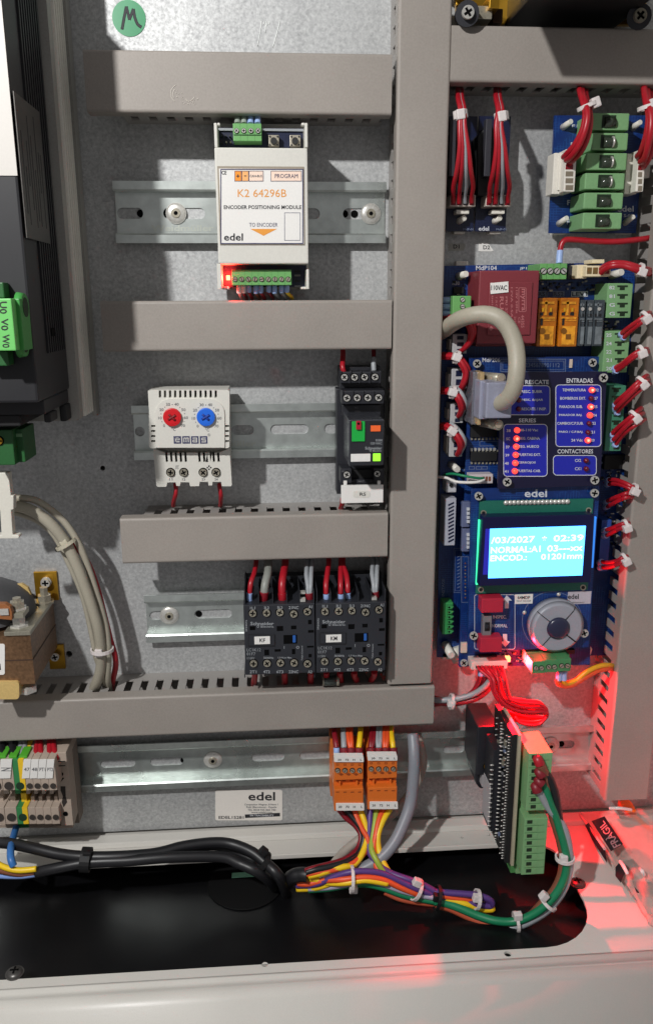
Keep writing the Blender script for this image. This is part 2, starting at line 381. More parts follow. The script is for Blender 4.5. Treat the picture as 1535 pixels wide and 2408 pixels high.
def tie(x, y, d, dx, dy, R_, parent, head=(0, 0), M=None, w=2.0, dd=0):
    """nylon cable tie round a bundle; (dx,dy) image direction of the bundle"""
    c = P(x, y, d); a = (P(x+dx, y+dy, d+dd)-c).normalized(); u = a.orthogonal().normalized(); v = a.cross(u)
    mb = MB(); pts = []
    for e in (-w/2, 0, w/2):
        pass
    n = 20; r0, r1 = R_/1000, (R_+1.1)/1000; h = w/2000; vs = []
    for i in range(n):
        t = 2*math.pi*i/n; q = u*math.cos(t)+v*math.sin(t)
        vs += [c+q*r0-a*h, c+q*r1-a*h, c+q*r1+a*h, c+q*r0+a*h]
    fs = []
    for i in range(n):
        j = (i+1) % n
        for k in range(4): fs.append([4*i+k, 4*i+(k+1) % 4, 4*j+(k+1) % 4, 4*j+k])
    mb.add(vs, fs, False)
    o = fin(mb, 'cable_tie', M or NYLON, parent)
    hx = P(x+head[0], y+head[1], d+2.5); s_ = 0.0021
    b2 = MB(); ww = a.cross(Vector((0, -1, 0))); ww = ww.normalized() if ww.length > 0.1 else Vector((1, 0, 0)); nn = ww.cross(a).normalized()
    cs = [hx+ww*s_*i*1.1+a*s_*j*1.25+nn*s_*k for i in (-1, 1) for j in (-1, 1) for k in (-1, 1)]
    b2.add(cs, [(0, 1, 3, 2), (4, 6, 7, 5), (0, 4, 5, 1), (2, 3, 7, 6), (0, 2, 6, 4), (1, 5, 7, 3)])
    fin(b2, 'tie_head', M or NYLON, o, bev=0.7)
    return o
# ================================================================ THE SETTING
fD()
XL, XR = -0.42, 0.31
HR = 0.1935
plate_holes = []
for hx, hy, hr in ((242, 1101, 6), (137, 1291, 8), (163, 1538, 7.5)):
    plate_holes.append(circ(hx, hy, hr, 14))
q = [(P(x, y, 0).x, P(x, y, 0).z) for x, y in ((0, 0), (0, 0))]
mb = MB(); w2 = lambda l, d=0: [(P(x, y, d).x, P(x, y, d).z) for x, y in l]
mb.polyw([(XL, ZF+0.003), (0.285, ZF+0.003), (0.285, 0.42), (XL, 0.42)], 0.0, 0.002, [w2(h) for h in plate_holes])
fin(mb, 'mounting_plate', GALV, kind='structure')
mb = MB().boxw(XL, XR, 0.022, 0.024, -0.52, 0.42); fin(mb, 'cabinet_back', FRAME, kind='structure')
mb = MB().boxw(XR, XR+0.002, -0.14, 0.022, -0.52, 0.42); fin(mb, 'cabinet_side', FRAME, kind='structure')
def prism(mb, prof, a0, a1, axis='x'):
    """prof: list of (across, y) world; extruded along axis from a0 to a1"""
    n = len(prof); f = (lambda a, p: (a, p[1], p[0])) if axis == 'x' else (lambda a, p: (p[0], p[1], a))
    vs = [f(a0, p) for p in prof]+[f(a1, p) for p in prof]
    fs = [[i, (i+1) % n, n+(i+1) % n, n+i] for i in range(n)]+[list(range(n))[::-1], list(range(n, 2*n))]
    mb.add(vs, fs); return mb
def fixn(o):
    bm = bmesh.new(); bm.from_mesh(o.data); bmesh.ops.recalc_face_normals(bm, faces=bm.faces); bm.to_mesh(o.data); bm.free(); return o
# floor with the rounded cable opening: flat sheet in x/y, holes cut
def floor_sheet():
    bm = bmesh.new(); ed = []
    def loop(pts):
        vs = [bm.verts.new((x, y, ZF)) for x, y in pts]
        for i in range(len(vs)): ed.append(bm.edges.new((vs[i], vs[(i+1) % len(vs)])))
    loop([(XL, 0.0215), (XR, 0.0215), (XR, -0.1330), (XL, -0.1330)])
    y0, y1, r, rb = -0.033, -0.1265, 0.037, 0.016
    pts = [(-0.41, y0)]
    for i in range(9): a = math.pi/2*i/8; pts.append((HR-rb+rb*math.sin(a), y0-rb+rb*math.cos(a)))
    for i in range(9): a = math.pi/2*i/8; pts.append((HR-r+r*math.cos(a), y1+r-r*math.sin(a)))
    pts.append((-0.41, y1)); loop(pts)
    for fx, fy, r_ in ((623, 2268, 0.0018), (1193, 2243, 0.0021), (1087, 1970, 0.0012)):
        c = FP(fx, fy); yy = max(c.y, -0.1308) if c.y < -0.1 else c.y; loop([(c.x+r_*math.cos(i*math.pi/6), yy+r_*math.sin(i*math.pi/6)) for i in range(12)])
    bmesh.ops.triangle_fill(bm, use_beauty=True, use_dissolve=False, edges=ed)
    bmesh.ops.recalc_face_normals(bm, faces=bm.faces)
    if sum(f.normal.z for f in bm.faces) < 0: bmesh.ops.reverse_faces(bm, faces=bm.faces)
    r_ = bmesh.ops.extrude_face_region(bm, geom=list(bm.faces))
    for v in r_['geom']:
        if isinstance(v, bmesh.types.BMVert): v.co.z -= 0.0016
    bmesh.ops.recalc_face_normals(bm, faces=bm.faces)
    me = bpy.data.meshes.new('cabinet_floor'); bm.to_mesh(me); bm.free(); me.materials.append(FRAME)
    o = bpy.data.objects.new('cabinet_floor', me); COL.objects.link(o); o['kind'] = 'structure'; return o
FLO = floor_sheet()
prof = []
pts = [(-0.133, 0), (-0.1345, -0.0001), (-0.136, -0.0010), (-0.138, -0.0012), (-0.140, -0.0002), (-0.1415, 0)]
for i in range(9):
    a = math.radians(48)*i/8; pts.append((-0.1415-0.009*math.sin(a), -0.009+0.009*math.cos(a)))
pts += [(pts[-1][0]-0.13*0.669, pts[-1][1]-0.13*0.743), (pts[-1][0]-0.13*0.669+0.002, pts[-1][1]-0.13*0.743-0.001), (-0.1465, -0.0065), (-0.1415, -0.0022), (-0.133, -0.0016)]
mb = MB(); prism(mb, [(ZF+b, a) for a, b in pts], XL, XR)
o = fixn(fin(mb, 'front_lip', FRAME, FLO)); 
for p_ in o.data.polygons: p_.use_smooth = len(p_.vertices) == 4 and abs(p_.normal.x) < 0.5
o = MB(); prism(o, [(ZF+0.0002, -0.0025), (ZF+0.0030, -0.0035), (ZF+0.0034, -0.0048), (ZF+0.0034, -0.0130), (ZF+0.0028, -0.0142), (ZF+0.0002, -0.0150)], XL, XR)
fixn(fin(o, 'rear_flange', FRAME, FLO))
o = MB(); prism(o, [(ZF-0.0014, -0.0300), (ZF+0.0010, -0.0308), (ZF+0.0013, -0.0318), (ZF+0.0010, -0.0328), (ZF-0.0014, -0.0331)], XL, HR-0.03)
fixn(fin(o, 'rolled_edge', FRAME, FLO))
fin(MB().boxw(XL, XR, -0.1450, 0.0215, ZF-0.0160, ZF-0.0135), 'gland_panel', GLOSSB, kind='structure')
fr(0, 0, 1)
# floor screws
for lab, fx, fy in (('dark dome screw on the front edge of the floor, at far left', 50, 3222), ('dome screw by the right end of the cable opening, in red light', 1909, 2924)):
    c = FP(fx, fy); t = T('floor_screw', lab, 'screw', c, 'dome screws in the cabinet floor')
    fin(MB().cone(c, c+Vector((0, 0, 0.0008)), 0.0052, 0.0052, 20).dome(c+Vector((0, 0, 0.0008)), 0.0046, 0.0020, axis=(0, 0, 1)), 'screw_head', mat('dark_screw', (92, 90, 88), 0.35, 0.7), t)
    cr = MB(); zc = c.z+0.0024
    cr.boxw(c.x-0.0024, c.x+0.0024, c.y-0.0005, c.y+0.0005, zc, zc+0.0006); cr.boxw(c.x-0.0005, c.x+0.0005, c.y+0.0005, c.y+0.0024, zc, zc+0.0006); cr.boxw(c.x-0.0005, c.x+0.0005, c.y-0.0024, c.y-0.0005, zc, zc+0.0006)
    fin(cr, 'cross_recess', VOID, t)
# ================================================================ TRUNKING
def duct(x0, y0, x1, y1, horiz, label, t0=4, t1=1.5, h=38.0, phase=0.0, ends=True):
    X0, X1, Z1, Z0 = rw(x0, y0, x1, y1, h)      # Z1 top, Z0 bottom
    th = 0.0013; H = h/1000
    base = Vector(((X0+X1)/2, 0, Z0 if horiz else Z0))
    t = T('wiring_duct', label, 'cable duct', base, 'grey slotted wiring ducts')
    if horiz: a0, a1, b0, b1 = X0, X1, Z0, Z1
    else: a0, a1, b0, b1 = Z0, Z1, X0, X1
    # lid: U profile with soft corners
    r = 0.0016; dp = 0.0095; pf = [(b0, -(H-dp))]
    for i in range(5): a = math.pi/2*i/4; pf.append((b0+r-r*math.cos(a), -(H-r+r*math.sin(a))))
    for i in range(5): a = math.pi/2*i/4; pf.append((b1-r+r*math.sin(a), -(H-r+r*math.cos(a))))
    pf += [(b1, -(H-dp)), (b1-th, -(H-dp)), (b1-th, -(H-th)), (b0+th, -(H-th)), (b0+th, -(H-dp))]
    mb = MB(); prism(mb, pf, a0, a1, 'x' if horiz else 'z'); o = fixn(fin(mb, 'lid', DUCT, t))
    A0, A1 = a0+t0/1000, a1-t1/1000
    for side, (c0, c1) in enumerate(((b0+th+0.0003, b0+2*th), (b1-2*th, b1-th-0.0003))):
        mb = MB()
        def bx(p0, p1, d0, d1):
            if horiz: mb.boxw(p0, p1, -d1, -d0, c0, c1)
            else: mb.boxw(c0, c1, -d1, -d0, p0, p1)
        s0, s1 = 0.0100, 0.0275
        bx(A0, A1, 0.0014, s0); bx(A0, A1, s1, H-0.0016)
        p = A0+phase*0.010; bx(A0, max(p, A0+0.0004), s0, s1)
        while p+0.0046 < A1:
            e = min(p+0.010, A1); bx(p+0.0046, e, s0, s1); p += 0.010
        fin(mb, 'slotted_wall', DUCTB, t)
    mb = MB()
    if horiz: mb.boxw(A0, A1, -0.0014, -0.0001, b0+th+0.0003, b1-th-0.0003)
    else: mb.boxw(b0+th+0.0003, b1-th-0.0003, -0.0014, -0.0001, A0, A1)
    fin(mb, 'base', DUCTB, t)
    return t, (a0, a1, b0, b1)
fD()
d1, g1 = duct(200, 120.5, 921, 267.5, True, 'uppermost horizontal grey duct, with a scuffed round mark on its lid', t0=16, phase=.35)
d2, g2 = duct(240, 706.5, 920.5, 824.5, True, 'horizontal grey duct between the encoder module and the white thermostat', t0=14, phase=.3)
d3, g3 = duct(285, 1213, 911, 1318.5, True, 'short horizontal grey duct above the two black contactors', t0=12, phase=.6)
d4, g4 = duct(-60, 1634, 1019, 1726, True, 'long horizontal grey duct below the contactors, running off the left edge', t0=0, phase=.1)
d5, g5 = duct(924.5, -90, 1041, 1607, False, 'vertical grey duct running down the middle of the panel', t0=1, t1=0, phase=.4)
d6, g6 = duct(1059.5, 63.5, 1700, 197, True, 'horizontal grey duct at the top right, half in shadow', t0=1.5, t1=0, phase=.2)
d7, g7 = duct(1498, 215, 1612, 1877, False, 'tall grey duct down the right edge, lit red at its foot', t0=0, t1=1, phase=.5)
# scuff on the first lid: fine raised scratches of worn film
fr(0, 0, Z2)
mb = MB()
for (a0, a1, r, dx, dy) in ((120, 250, 62, 1268, 660), (150, 230, 50, 1272, 665), (20, 80, 44, 1330, 668), (100, 170, 36, 1345, 680)):
    pts = [(dx+r*math.cos(math.radians(a)), dy+r*1.05*math.sin(math.radians(a)), 38.02) for a in range(a0, a1+1, 18)]
    mb.tube(pts, 0.22, n=4, sub=3)
for i in range(26):
    x = random.uniform(1240, 1400); y = random.uniform(690, 735) if x > 1290 else random.uniform(620, 700)
    if (x-1300)**2/9000+(y-690)**2/3000 > 1.3: continue
    mb.tube([(x, y, 38.02), (x+random.uniform(-6, 6), y+random.uniform(3, 10), 38.02)], 0.22, n=4, sub=1)
fin(mb, 'scuff', mat('scuffed_film', (196, 190, 180), 0.3, var=0.1), d1)
# ================================================================ DIN RAILS
fD()
def rail(x0, x1, y0, y1, slots, rivets, label, opn=None, holes=()):
    ym = (y0+y1)/2; xm = (x0+x1)/2
    X0 = P(x0, ym, 7.5).x; X1 = P(x1, ym, 7.5).x; Z1 = P(xm, y0, 7.5).z; Z0 = P(xm, y1, 7.5).z; zc = (Z0+Z1)/2
    t = T('din_rail', label, 'mounting rail', Vector(((X0+X1)/2, 0, Z0)), 'zinc plated mounting rails')
    e = 0.001
    for s, zz in ((1, Z1), (-1, Z0)):
        pf = [(zz, -0.0075), (zz-s*0.0045, -0.0075), (zz-s*0.0055, -0.0068), (zz-s*0.0055, -0.00105), (zz-s*0.0045, -0.00105), (zz-s*0.0045, -0.0062), (zz-s*0.0042, -0.0065), (zz, -0.0065)]
        mb = MB(); prism(mb, pf, X0, X1); o = fixn(fin(mb, 'flange', ZINC, t))
    hs = []
    for a, b in slots:
        A, B = P(a, ym, 1).x, P(b, ym, 1).x; r = 0.0031
        A = max(A, X0+0.0005)
        l = [(A+r+r*math.cos(math.radians(v)), zc+r*math.sin(math.radians(v))) for v in range(90, 271, 20)]+[(B-r+r*math.cos(math.radians(v)), zc+r*math.sin(math.radians(v))) for v in range(-90, 91, 20)]
        hs.append(l)
    mb = MB(); mb.polyw([(X0, Z0+0.0045), (X1, Z0+0.0045), (X1, Z1-0.0045), (X0, Z1-0.0045)], -0.00105, -0.00008, hs)
    fin(mb, 'web', ZINC, t)
    for hx in holes:
        c = P(hx, ym, 0.3); fin(MB().cone((c.x, -0.0004, zc), (c.x, -0.00005, zc), 0.0022, 0.0022, 14), 'drilled_hole', VOID, t)
    for rx, rr_ in rivets:
        c = P(rx, ym, 1.1); X = c.x; r = rr_/1000
        mb = MB(); mb.cone((X, -0.0011, zc), (X, -0.0020, zc), r, r, 24); mb.dome((X, -0.0020, zc), r*0.96, 0.0011, n=24, rings=4)
        rv = fin(mb, 'rivet', STEEL, t)
        mb = MB(); mb.cone((X, -0.0024, zc), (X, -0.0036, zc), r*0.50, r*0.42, 20); fin(mb, 'rivet_collar', NICK, rv)
        fin(MB().cone((X, -0.0030, zc), (X, -0.00368, zc), r*0.2, r*0.2, 12), 'rivet_hole', VOID, rv)
    return t
r1 = rail(269, 907.5, 426.5, 571.5, [(272, 337), (384, 482), (560, 640), (690, 752), (806, 866)], [(414.5, 6.0), (871, 6.0)], 'upper mounting rail behind the encoder module', holes=(331, 388, 810, 833))
txt('Weidmüller', 356, 529, 503, 544, 1.05, mat('embossed_zinc', (205, 210, 200), 0.3, 0.6), r1, bold=1, name='embossed_name', up=0.15)
r2 = rail(312, 800, 951, 1078, [(316, 341), (545, 597), (636, 725), (762, 798)], [], 'middle mounting rail behind the thermostat and the relay')
txt('müller', 528, 1036, 602, 1050, 1.05, MC['embossed_zinc'], r2, name='embossed_name', up=0.15)
r3 = rail(341, 900, 1393, 1503, [(352, 420), (458, 546)], [(399, 6.2)], 'short mounting rail behind the two contactors', holes=(468,))
r4 = rail(-60, 1412, 1736, 1843, [(-20, 60), (75, 150), (236, 318), (353, 432), (592, 669), (704, 780), (1040, 1090), (1150, 1220), (1270, 1346)], [(501, 6.4), (1290, 6.6)], 'long bottom mounting rail carrying the terminal blocks and orange plugs', holes=(432, 1316))
# ================================================================ STICKERS ON THE PLATE
fr(0, 0, Z2)
t = T('round_sticker', 'round green sticker with a handwritten letter M', 'sticker', P(911, 255, 0))
cyl(911, 128, 118, 0.35, 0.05, 'disc', mat('green_sticker', (10, 138, 84), 0.3, var=0.05, coat=0.3), t, n=40)
mb = MB()
mb.tube([(862, 208, 0.5), (876, 130, 0.5), (893, 45, 0.5)], 0.85, n=6)
mb.tube([(893, 45, 0.5), (905, 95, 0.5), (914, 140, 0.5)], 0.8, n=6); mb.tube([(914, 140, 0.5), (930, 95, 0.5), (942, 62, 0.5)], 0.8, n=6)
mb.tube([(942, 62, 0.5), (952, 120, 0.5), (972, 170, 0.5), (1000, 192, 0.5)], 0.85, n=6)
for v in mb.v: v.y = -0.00036-abs(v.y+0.0005)*0.06
fin(mb, 'handwriting', INK, t)
fr(650, 0, Z2)
mb = MB()
for pts in (((460, 150), (448, 235), (430, 325)), ((492, 150), (486, 230)), ((478, 152), (474, 175)), ((505, 150), (500, 178)), ((518, 150), (514, 172)), ((590, 145), (568, 235), (538, 335))):
    mb.tube([(x, y, 0.05) for x, y in pts], 0.28, n=4, sub=3)
fin(mb, 'chalk_mark', mat('scratch', (232, 235, 232), 0.4, var=0), None, label='bright scratches shaped like an M and a slash on the plate above the top duct', cat='scratch mark')
fr(660, 2600, 4.515)
t = T('maker_label', 'white maker label with the word edel, stuck on the plate under the bottom rail', 'label', P(740, 545, 0))
X0, X1, Z1, Z0 = rw(238, 66, 1238, 518, 0.3)
cx_, cz_ = (X0+X1)/2, (Z0+Z1)/2; ang = 0.0
poly(rr(238, 66, 1238, 518, 28), 0.3, 0.05, 'sticker_sheet', mat('label_stock', (230, 225, 218), 0.5, var=0.03), t)
txt('edel', 730, 95, 1130, 222, 0.3, INK, t)
for s_, a, b, c, d in (('Compositor Wagner, 8 Nave 1', 672, 268, 1172, 302), ('Rubi (Barcelona) - España', 702, 306, 1152, 340), ('TEL 0034 935 860 740', 722, 346, 1140, 378), ('www.edelsl.com', 772, 384, 1086, 410)):
    txt(s_, a, b, c, d, 0.3, GINK, t)
box(680, 418, 1204, 470, 0.38, 0.3, 'black_bar', INK, t); txt('SN TRACEABILITY', 755, 430, 1110, 458, 0.4, SILK, t)
txt('EDEL15281', 288, 452, 662, 496, 0.3, INK, t)
fr(1440, 340, 4.722)
t = T('tag_label', 'small grey label D1 stuck on the plate', 'label', P(320, 1690, 0)); poly([(205, 2200), (465, 2200), (465, 2250), (440, 2310), (205, 2310)], 0.3, 0.05, 'sticker_sheet', mat('worn_label', (176, 176, 168), 0.6), t)
txt('D1', 278, 2215, 372, 2278, 0.3, INK, t)
t = T('tag_label', 'small white label D2 with a torn right corner', 'label', P(790, 1700, 0)); poly([(672, 2190), (820, 2190), (905, 2310), (880, 2322), (672, 2322)], 0.3, 0.05, 'sticker_sheet', WHITE, t)
txt('D2', 745, 2228, 850, 2290, 0.3, INK, t)
# ================================================================ ENCODER MODULE
def lg(*pts): return pts
def pins(mb, x, y, d, rp, h=1.0): mb.cyl(x, y, rp, d+h, d, 6)
fr(700, 380, 4.515)
D = 47
t = T('encoder_module', 'light grey encoder positioning module with an orange printed label', 'electronic module', P(760, 2000, 8))
def ux(x, y): return x, y
# housing: main block, side cheeks, open terminal bays
fr(0, 0, 1)
X = lambda x, y, s=(700, 380, 4.515): (s[0]+x/s[2], s[1]+y/s[2])
Y2 = lambda x, y: (680+x/4.039, 640+y/4.039)
x0, y0 = X(42, 490); x1, y1 = X(1440, 490)
yb = Y2(0, 940)[1]
mb = MB(); mb.rect(716, y0, 1019, yb, D, 9); hs = fin(mb, 'housing', CREAM, t, bev=0.8)
box(716, 410, 1019, y0+0.3, 16, 9, 'upper_bay_floor', CREAM, t); box(719, yb-0.3, 1022, 957, 16, 9, 'lower_bay_floor', CREAM, t)
for (a, b) in ((709, 719.5), (1008.5, 1018)): box(a, 406, b, y0-0.3, D-0.4, 9, 'side_cheek', CREAM, t, bev=0.5)
box(719.5, 406, 728, 415, D-0.4, D-5, 'cheek_hook', CREAM, t, bev=0.4); box(997, 406, 1008.5, 415, D-0.4, D-5, 'cheek_hook', CREAM, t, bev=0.4)
box(725, yb+0.3, 733, 955, D-0.4, 9, 'side_cheek', CREAM, t, bev=0.5); box(1014, yb+18, 1022.5, 957, D-0.4, 9, 'side_cheek', CREAM, t, bev=0.5)
box(733.3, 948, 758, 957, D-6, 12, 'lower_hook', CREAM, t, bev=0.4); box(996, 949, 1013.8, 957, D-6, 12, 'lower_hook', CREAM, t, bev=0.4)
box(719.8, 424, 1008.2, y0-0.5, 28, 26.5, 'upper_circuit_board', PCBD, t); box(733.2, yb+0.5, 1013.8, 950, 28, 26.5, 'lower_circuit_board', PCBD, t)
box(722, 425, 1006, 433, 29.5, 28.1, 'board_edge', GREYW, t)
# label
fr(700, 380, 4.515)
def L2(x, y): return ((680+x/4.039-700)*4.515, (640+y/4.039-380)*4.515)
lx1, ly1 = L2(1318, 690)
lab = box(108, 770, 1388, ly1, D+0.35, D, 'label_recess', mat('label_edge', (150, 140, 125), 0.5), t)
lab = box(132, 806, 1372, ly1-14, D+0.7, D+0.36, 'printed_label', WHITE, t)
d = D+0.7
outline(134, 808, 1370, ly1-16, 14, d, mat('navy_ink', (54, 56, 92), 0.5, var=0), lab, 4)
NAVI = MC['navy_ink']
txt('CE', 150, 835, 225, 892, d, INK, lab)
for a, b, c in ((345, 448, mat('full_orange_ink', (244, 150, 40), 0.5, var=0)), (448, 556, LOR), (556, 775, PEACH), (883, 1345, PEACH)):
    box(a, 836, b, 992, d+0.12, d, 'printed_box', c, lab); outline(a, 836, b, 992, 7, d+0.13, NAVI, lab)
txt('+', 372, 888, 420, 940, d+0.15, INK, lab); txt('-', 488, 906, 522, 918, d+0.15, INK, lab); txt('CAN-BUS', 570, 895, 760, 932, d+0.15, GINK, lab)
txt('PROGRAM', 945, 882, 1288, 945, d+0.15, NAVI, lab, bold=0)
txt('K2 64296B', 392, 1112, 1118, 1228, d, ORINK, lab, bold=0)
fr(680, 640, 4.039)
txt('ENCODER POSITIONING MODULE', 246, 158, 1282, 210, d, INK, lab); txt('TO ENCODER', 585, 393, 965, 446, d, NAVI, lab, bold=0)
txt('edel', 248, 535, 502, 632, d, INK, lab); poly([(600, 474), (955, 474), (775, 566)], d+0.12, d, 'printed_arrow', ORINK, lab)
outline(1054, 256, 1268, 630, 6, d, NAVI, lab)
# connectors
fr(700, 380, 4.515)
def term_front(x0, y0, x1, y1, df, db, n, parent, M=GREEN, sy=0.45, r=None, horiz=True, kind='slot', screws=True, name='terminal_connector', ridge=None, SMt=None):
    o = box(x0, y0, x1, y1, df, db, name, M, parent, bev=0.35)
    for i in range(n):
        if horiz: cx_, cy_ = x0+(x1-x0)*(i+0.5)/n, y0+(y1-y0)*sy; rr_ = r or (x1-x0)/n*0.33
        else: cx_, cy_ = x0+(x1-x0)*sy, y0+(y1-y0)*(i+0.5)/n; rr_ = r or (y1-y0)/n*0.33
        if screws: sock(cx_, cy_, rr_, df+0.1, o, kind, SMt or NICK)
        if i and horiz: box(x0+(x1-x0)*i/n-0.6, y0+1, x0+(x1-x0)*i/n+0.6, y1-1, df+0.12, df-0.2, 'joint', GREEND, o)
        if i and not horiz: box(x0+1, y0+(y1-y0)*i/n-0.6, x1-1, y0+(y1-y0)*i/n+0.6, df+0.12, df-0.2, 'joint', GREEND, o)
    return o
term_front(322, 128, 748, 392, 40, 28, 4, t, sy=0.42, r=33, kind='plus', SMt=STEEL)
box(330, 292, 742, 300, 40.6, 40.1, 'moulded_step', GREEND, t)
for bx_ in (850, 1170):
    b = box(bx_, 300, bx_+158, 470, 33, 28.1, 'push_button', mat('button_plate', (176, 168, 152), 0.35, 0.5), t, bev=0.3)
    cyl(bx_+79, 385, 47, 35, 33.02, 'button_cap', BLACK2, b)
    for dx in (22, 136):
        for dy in (22, 148): cyl(bx_+dx, 300+dy, 13, 33.5, 33.02, 'button_rivet', BLACK, b, n=8)
for i, (a, b) in enumerate(((150, 310), (215, 310), (270, 310), (150, 410), (222, 405), (285, 405))): cyl(a, b, 14, 32, 28.1, 'header_pin', NICK if i > 3 else BLACK, t, n=6)
fr(680, 640, 4.039)
term_front(352, 1020, 1148, 1226, 40, 28, 9, t, sy=0.62, r=30, kind='slot')
for i, yy in enumerate((1030, 1085, 1160, 1230)): box(1190, yy, 1270, yy+22, 30, 28.1, 'surface_component', GINK if i % 2 else BLACK2, t)
o = box(278, 1095, 326, 1158, 31, 28.1, 'status_led', LEDHOT, t)
rp = P(302, 1125, 36)
lamp('encoder_led_glow', 'POINT', rp, 0.045, (1, 0.03, 0.02), shadow_soft_size=0.0015)
# wires into the module
h = T('wire_group', 'four short grey wires with blue ferrules entering the top green plug of the encoder module', 'wires', P(385, 120, 33))
fr(700, 380, 4.515)
for i, x in enumerate((388, 485, 583, 690)):
    tube([(x+12, -60, 22), (x+4, 0, 27), (x, 60, 31)], 1.25, 'wire', GREYW if i < 2 else LBLUE, h); tube([(x, 45, 31), (x, 90, 32), (x, 135, 33)], 1.7, 'ferrule', LBLUE if i > 1 else mat('grey_ferrule', (150, 160, 150), 0.5), h)
fr(680, 640, 4.039)
h = T('wire_group', 'nine thin wires with pale ferrules below the lower green plug of the encoder module', 'wires', P(700, 1290, 33))
cols = [WHTW, REDD, RED, BRNW, RED, REDD, GREYW, GREYW, YELW]
for i, x in enumerate((450, 510, 580, 672, 738, 845, 922, 1015, 1085)):
    tube([(x, 1235, 33), (x+2, 1270, 33), (x, 1330-(i % 3)*10, 32)], 1.5, 'ferrule', LBLUE if i > 1 else WHTW, h)
    tube([(x, 1320, 32), (x+14+i*3, 1360, 28), (x+34+i*5, 1400, 20), (x+40, 1440, 10)], 1.0, 'wire', cols[i], h)
# ================================================================ THERMOSTAT
fr(460, 1240, 4.515)
DT = 40
t = T('thermostat', 'cream twin thermostat with a red and a blue dial', 'thermostat', P(830, 1670, 8))
sl = [[(x-17, 235), (x+17, 235), (x+17, 341), (x-17, 341)] for x in [314+i*75.8 for i in range(12)]]
ls = []
for i in range(4):
    yy = 752+i*75; ls.append([(183, yy), (248, yy), (248, yy+30), (183, yy+30)]); ls.append([(1284, yy), (1347, yy), (1347, yy+30), (1284, yy+30)])
body = poly(rr(152, 226, 1352, 1098, 34), DT, DT-6, 'upper_cover', CREAM, t, holes=sl+[l for l in ls])
box(160, 232, 1346, 1094, DT-6.2, 9, 'case', CREAM, t); 
for i in range(12): box(314+i*75.8-14, 236, 314+i*75.8+14, 340, DT-5.4, DT-5.9, 'slot_shadow_liner', VOID, t)
for l in ls: box(l[0][0]+3, l[0][1]+2, l[2][0]-3, l[2][1]-2, DT-5.4, DT-5.9, 'slot_shadow_liner', VOID, t)
pp = [(246, 1090), (246, 560)]+[(246+230-230*math.cos(a), 590-230*math.sin(a)) for a in [math.radians(v) for v in range(8, 90, 12)]]+[(1050+230*math.sin(a), 590-230*math.cos(a)) for a in [math.radians(v) for v in range(0, 84, 12)]]+[(1280, 590), (1280, 1090)]
face = poly(pp, DT+1.0, DT-0.05, 'dial_face', CREAM, t, bev=0.35)
d = DT+1.0
for kx, ky, M, nm in ((495, 638, REDK, 'red dial'), (998, 635, BLUEK, 'blue dial')):
    c = P(kx, ky, d); k = fin(MB().cyl(kx, ky, 137, d+2.2, d+0.02, 32), 'dial', M, t, bev=0.5, label=nm)
    outline_ = fin(MB().cyl(kx, ky, 104, d+2.35, d+2.21, 28), 'dial_centre', M, k)
    for a in (45, -35):
        mb = MB(); e = (math.cos(math.radians(a))*70, math.sin(math.radians(a))*62)
        mb.tube([(kx-e[0], ky-e[1], d+2.3), (kx, ky, d+2.3), (kx+e[0], ky+e[1], d+2.3)], 0.8, n=6, sub=2); fin(mb, 'cross_slot', mat('dial_slot_'+nm[:3].strip(), (120, 10, 16) if nm[0] == 'r' else (16, 50, 140), 0.5), k)
nums = (('30', 405, 420, 468, 466), ('40', 530, 420, 596, 464), ('20', 308, 500, 370, 544), ('50', 636, 500, 698, 544), ('10', 290, 624, 342, 668), ('60', 670, 620, 736, 664), ('0', 362, 740, 392, 782), ('70', 626, 738, 690, 782), ('°C', 488, 792, 550, 840))
for dx, dy in ((0, 0), (501, 7)):
    for s_, a, b, c, e in nums: txt(s_, a+dx, b+dy, c+dx, e+dy, d, GINK, face)
    for a, b in ((499, 446), (388, 484), (614, 488), (332, 584), (682, 582), (347, 702), (677, 700)): cyl(a+dx, b+dy, 8, d+0.12, d, 'scale_dot', GINK, face, n=8)
for i, ch in enumerate('emas'):
    a = 520+i*130.5; bb = box(a, 918, a+112, 1030, d+0.12, d, 'logo_square', NAVI, face)
    segs = {'e': ((22, 22, 90, 34), (22, 22, 34, 90), (22, 78, 90, 90), (78, 22, 90, 60), (34, 50, 78, 60)), 'm': ((18, 22, 94, 34), (18, 34, 30, 92), (50, 34, 62, 92), (82, 34, 94, 92)),
            'a': ((22, 22, 90, 34), (78, 34, 90, 92), (22, 52, 78, 64), (22, 64, 34, 92), (34, 80, 78, 92)), 's': ((22, 22, 90, 34), (22, 34, 34, 62), (34, 50, 90, 62), (78, 62, 90, 92), (22, 80, 78, 92))}[ch]
    mb = MB()
    for q0, q1, q2, q3 in segs: mb.rect(a+q0, 918+q1, a+q2, 918+q3, d+0.22, d+0.12)
    fin(mb, 'logo_letter', CREAM, bb)
txt('®', 1026, 876, 1070, 920, d, GINK, face, bold=0)
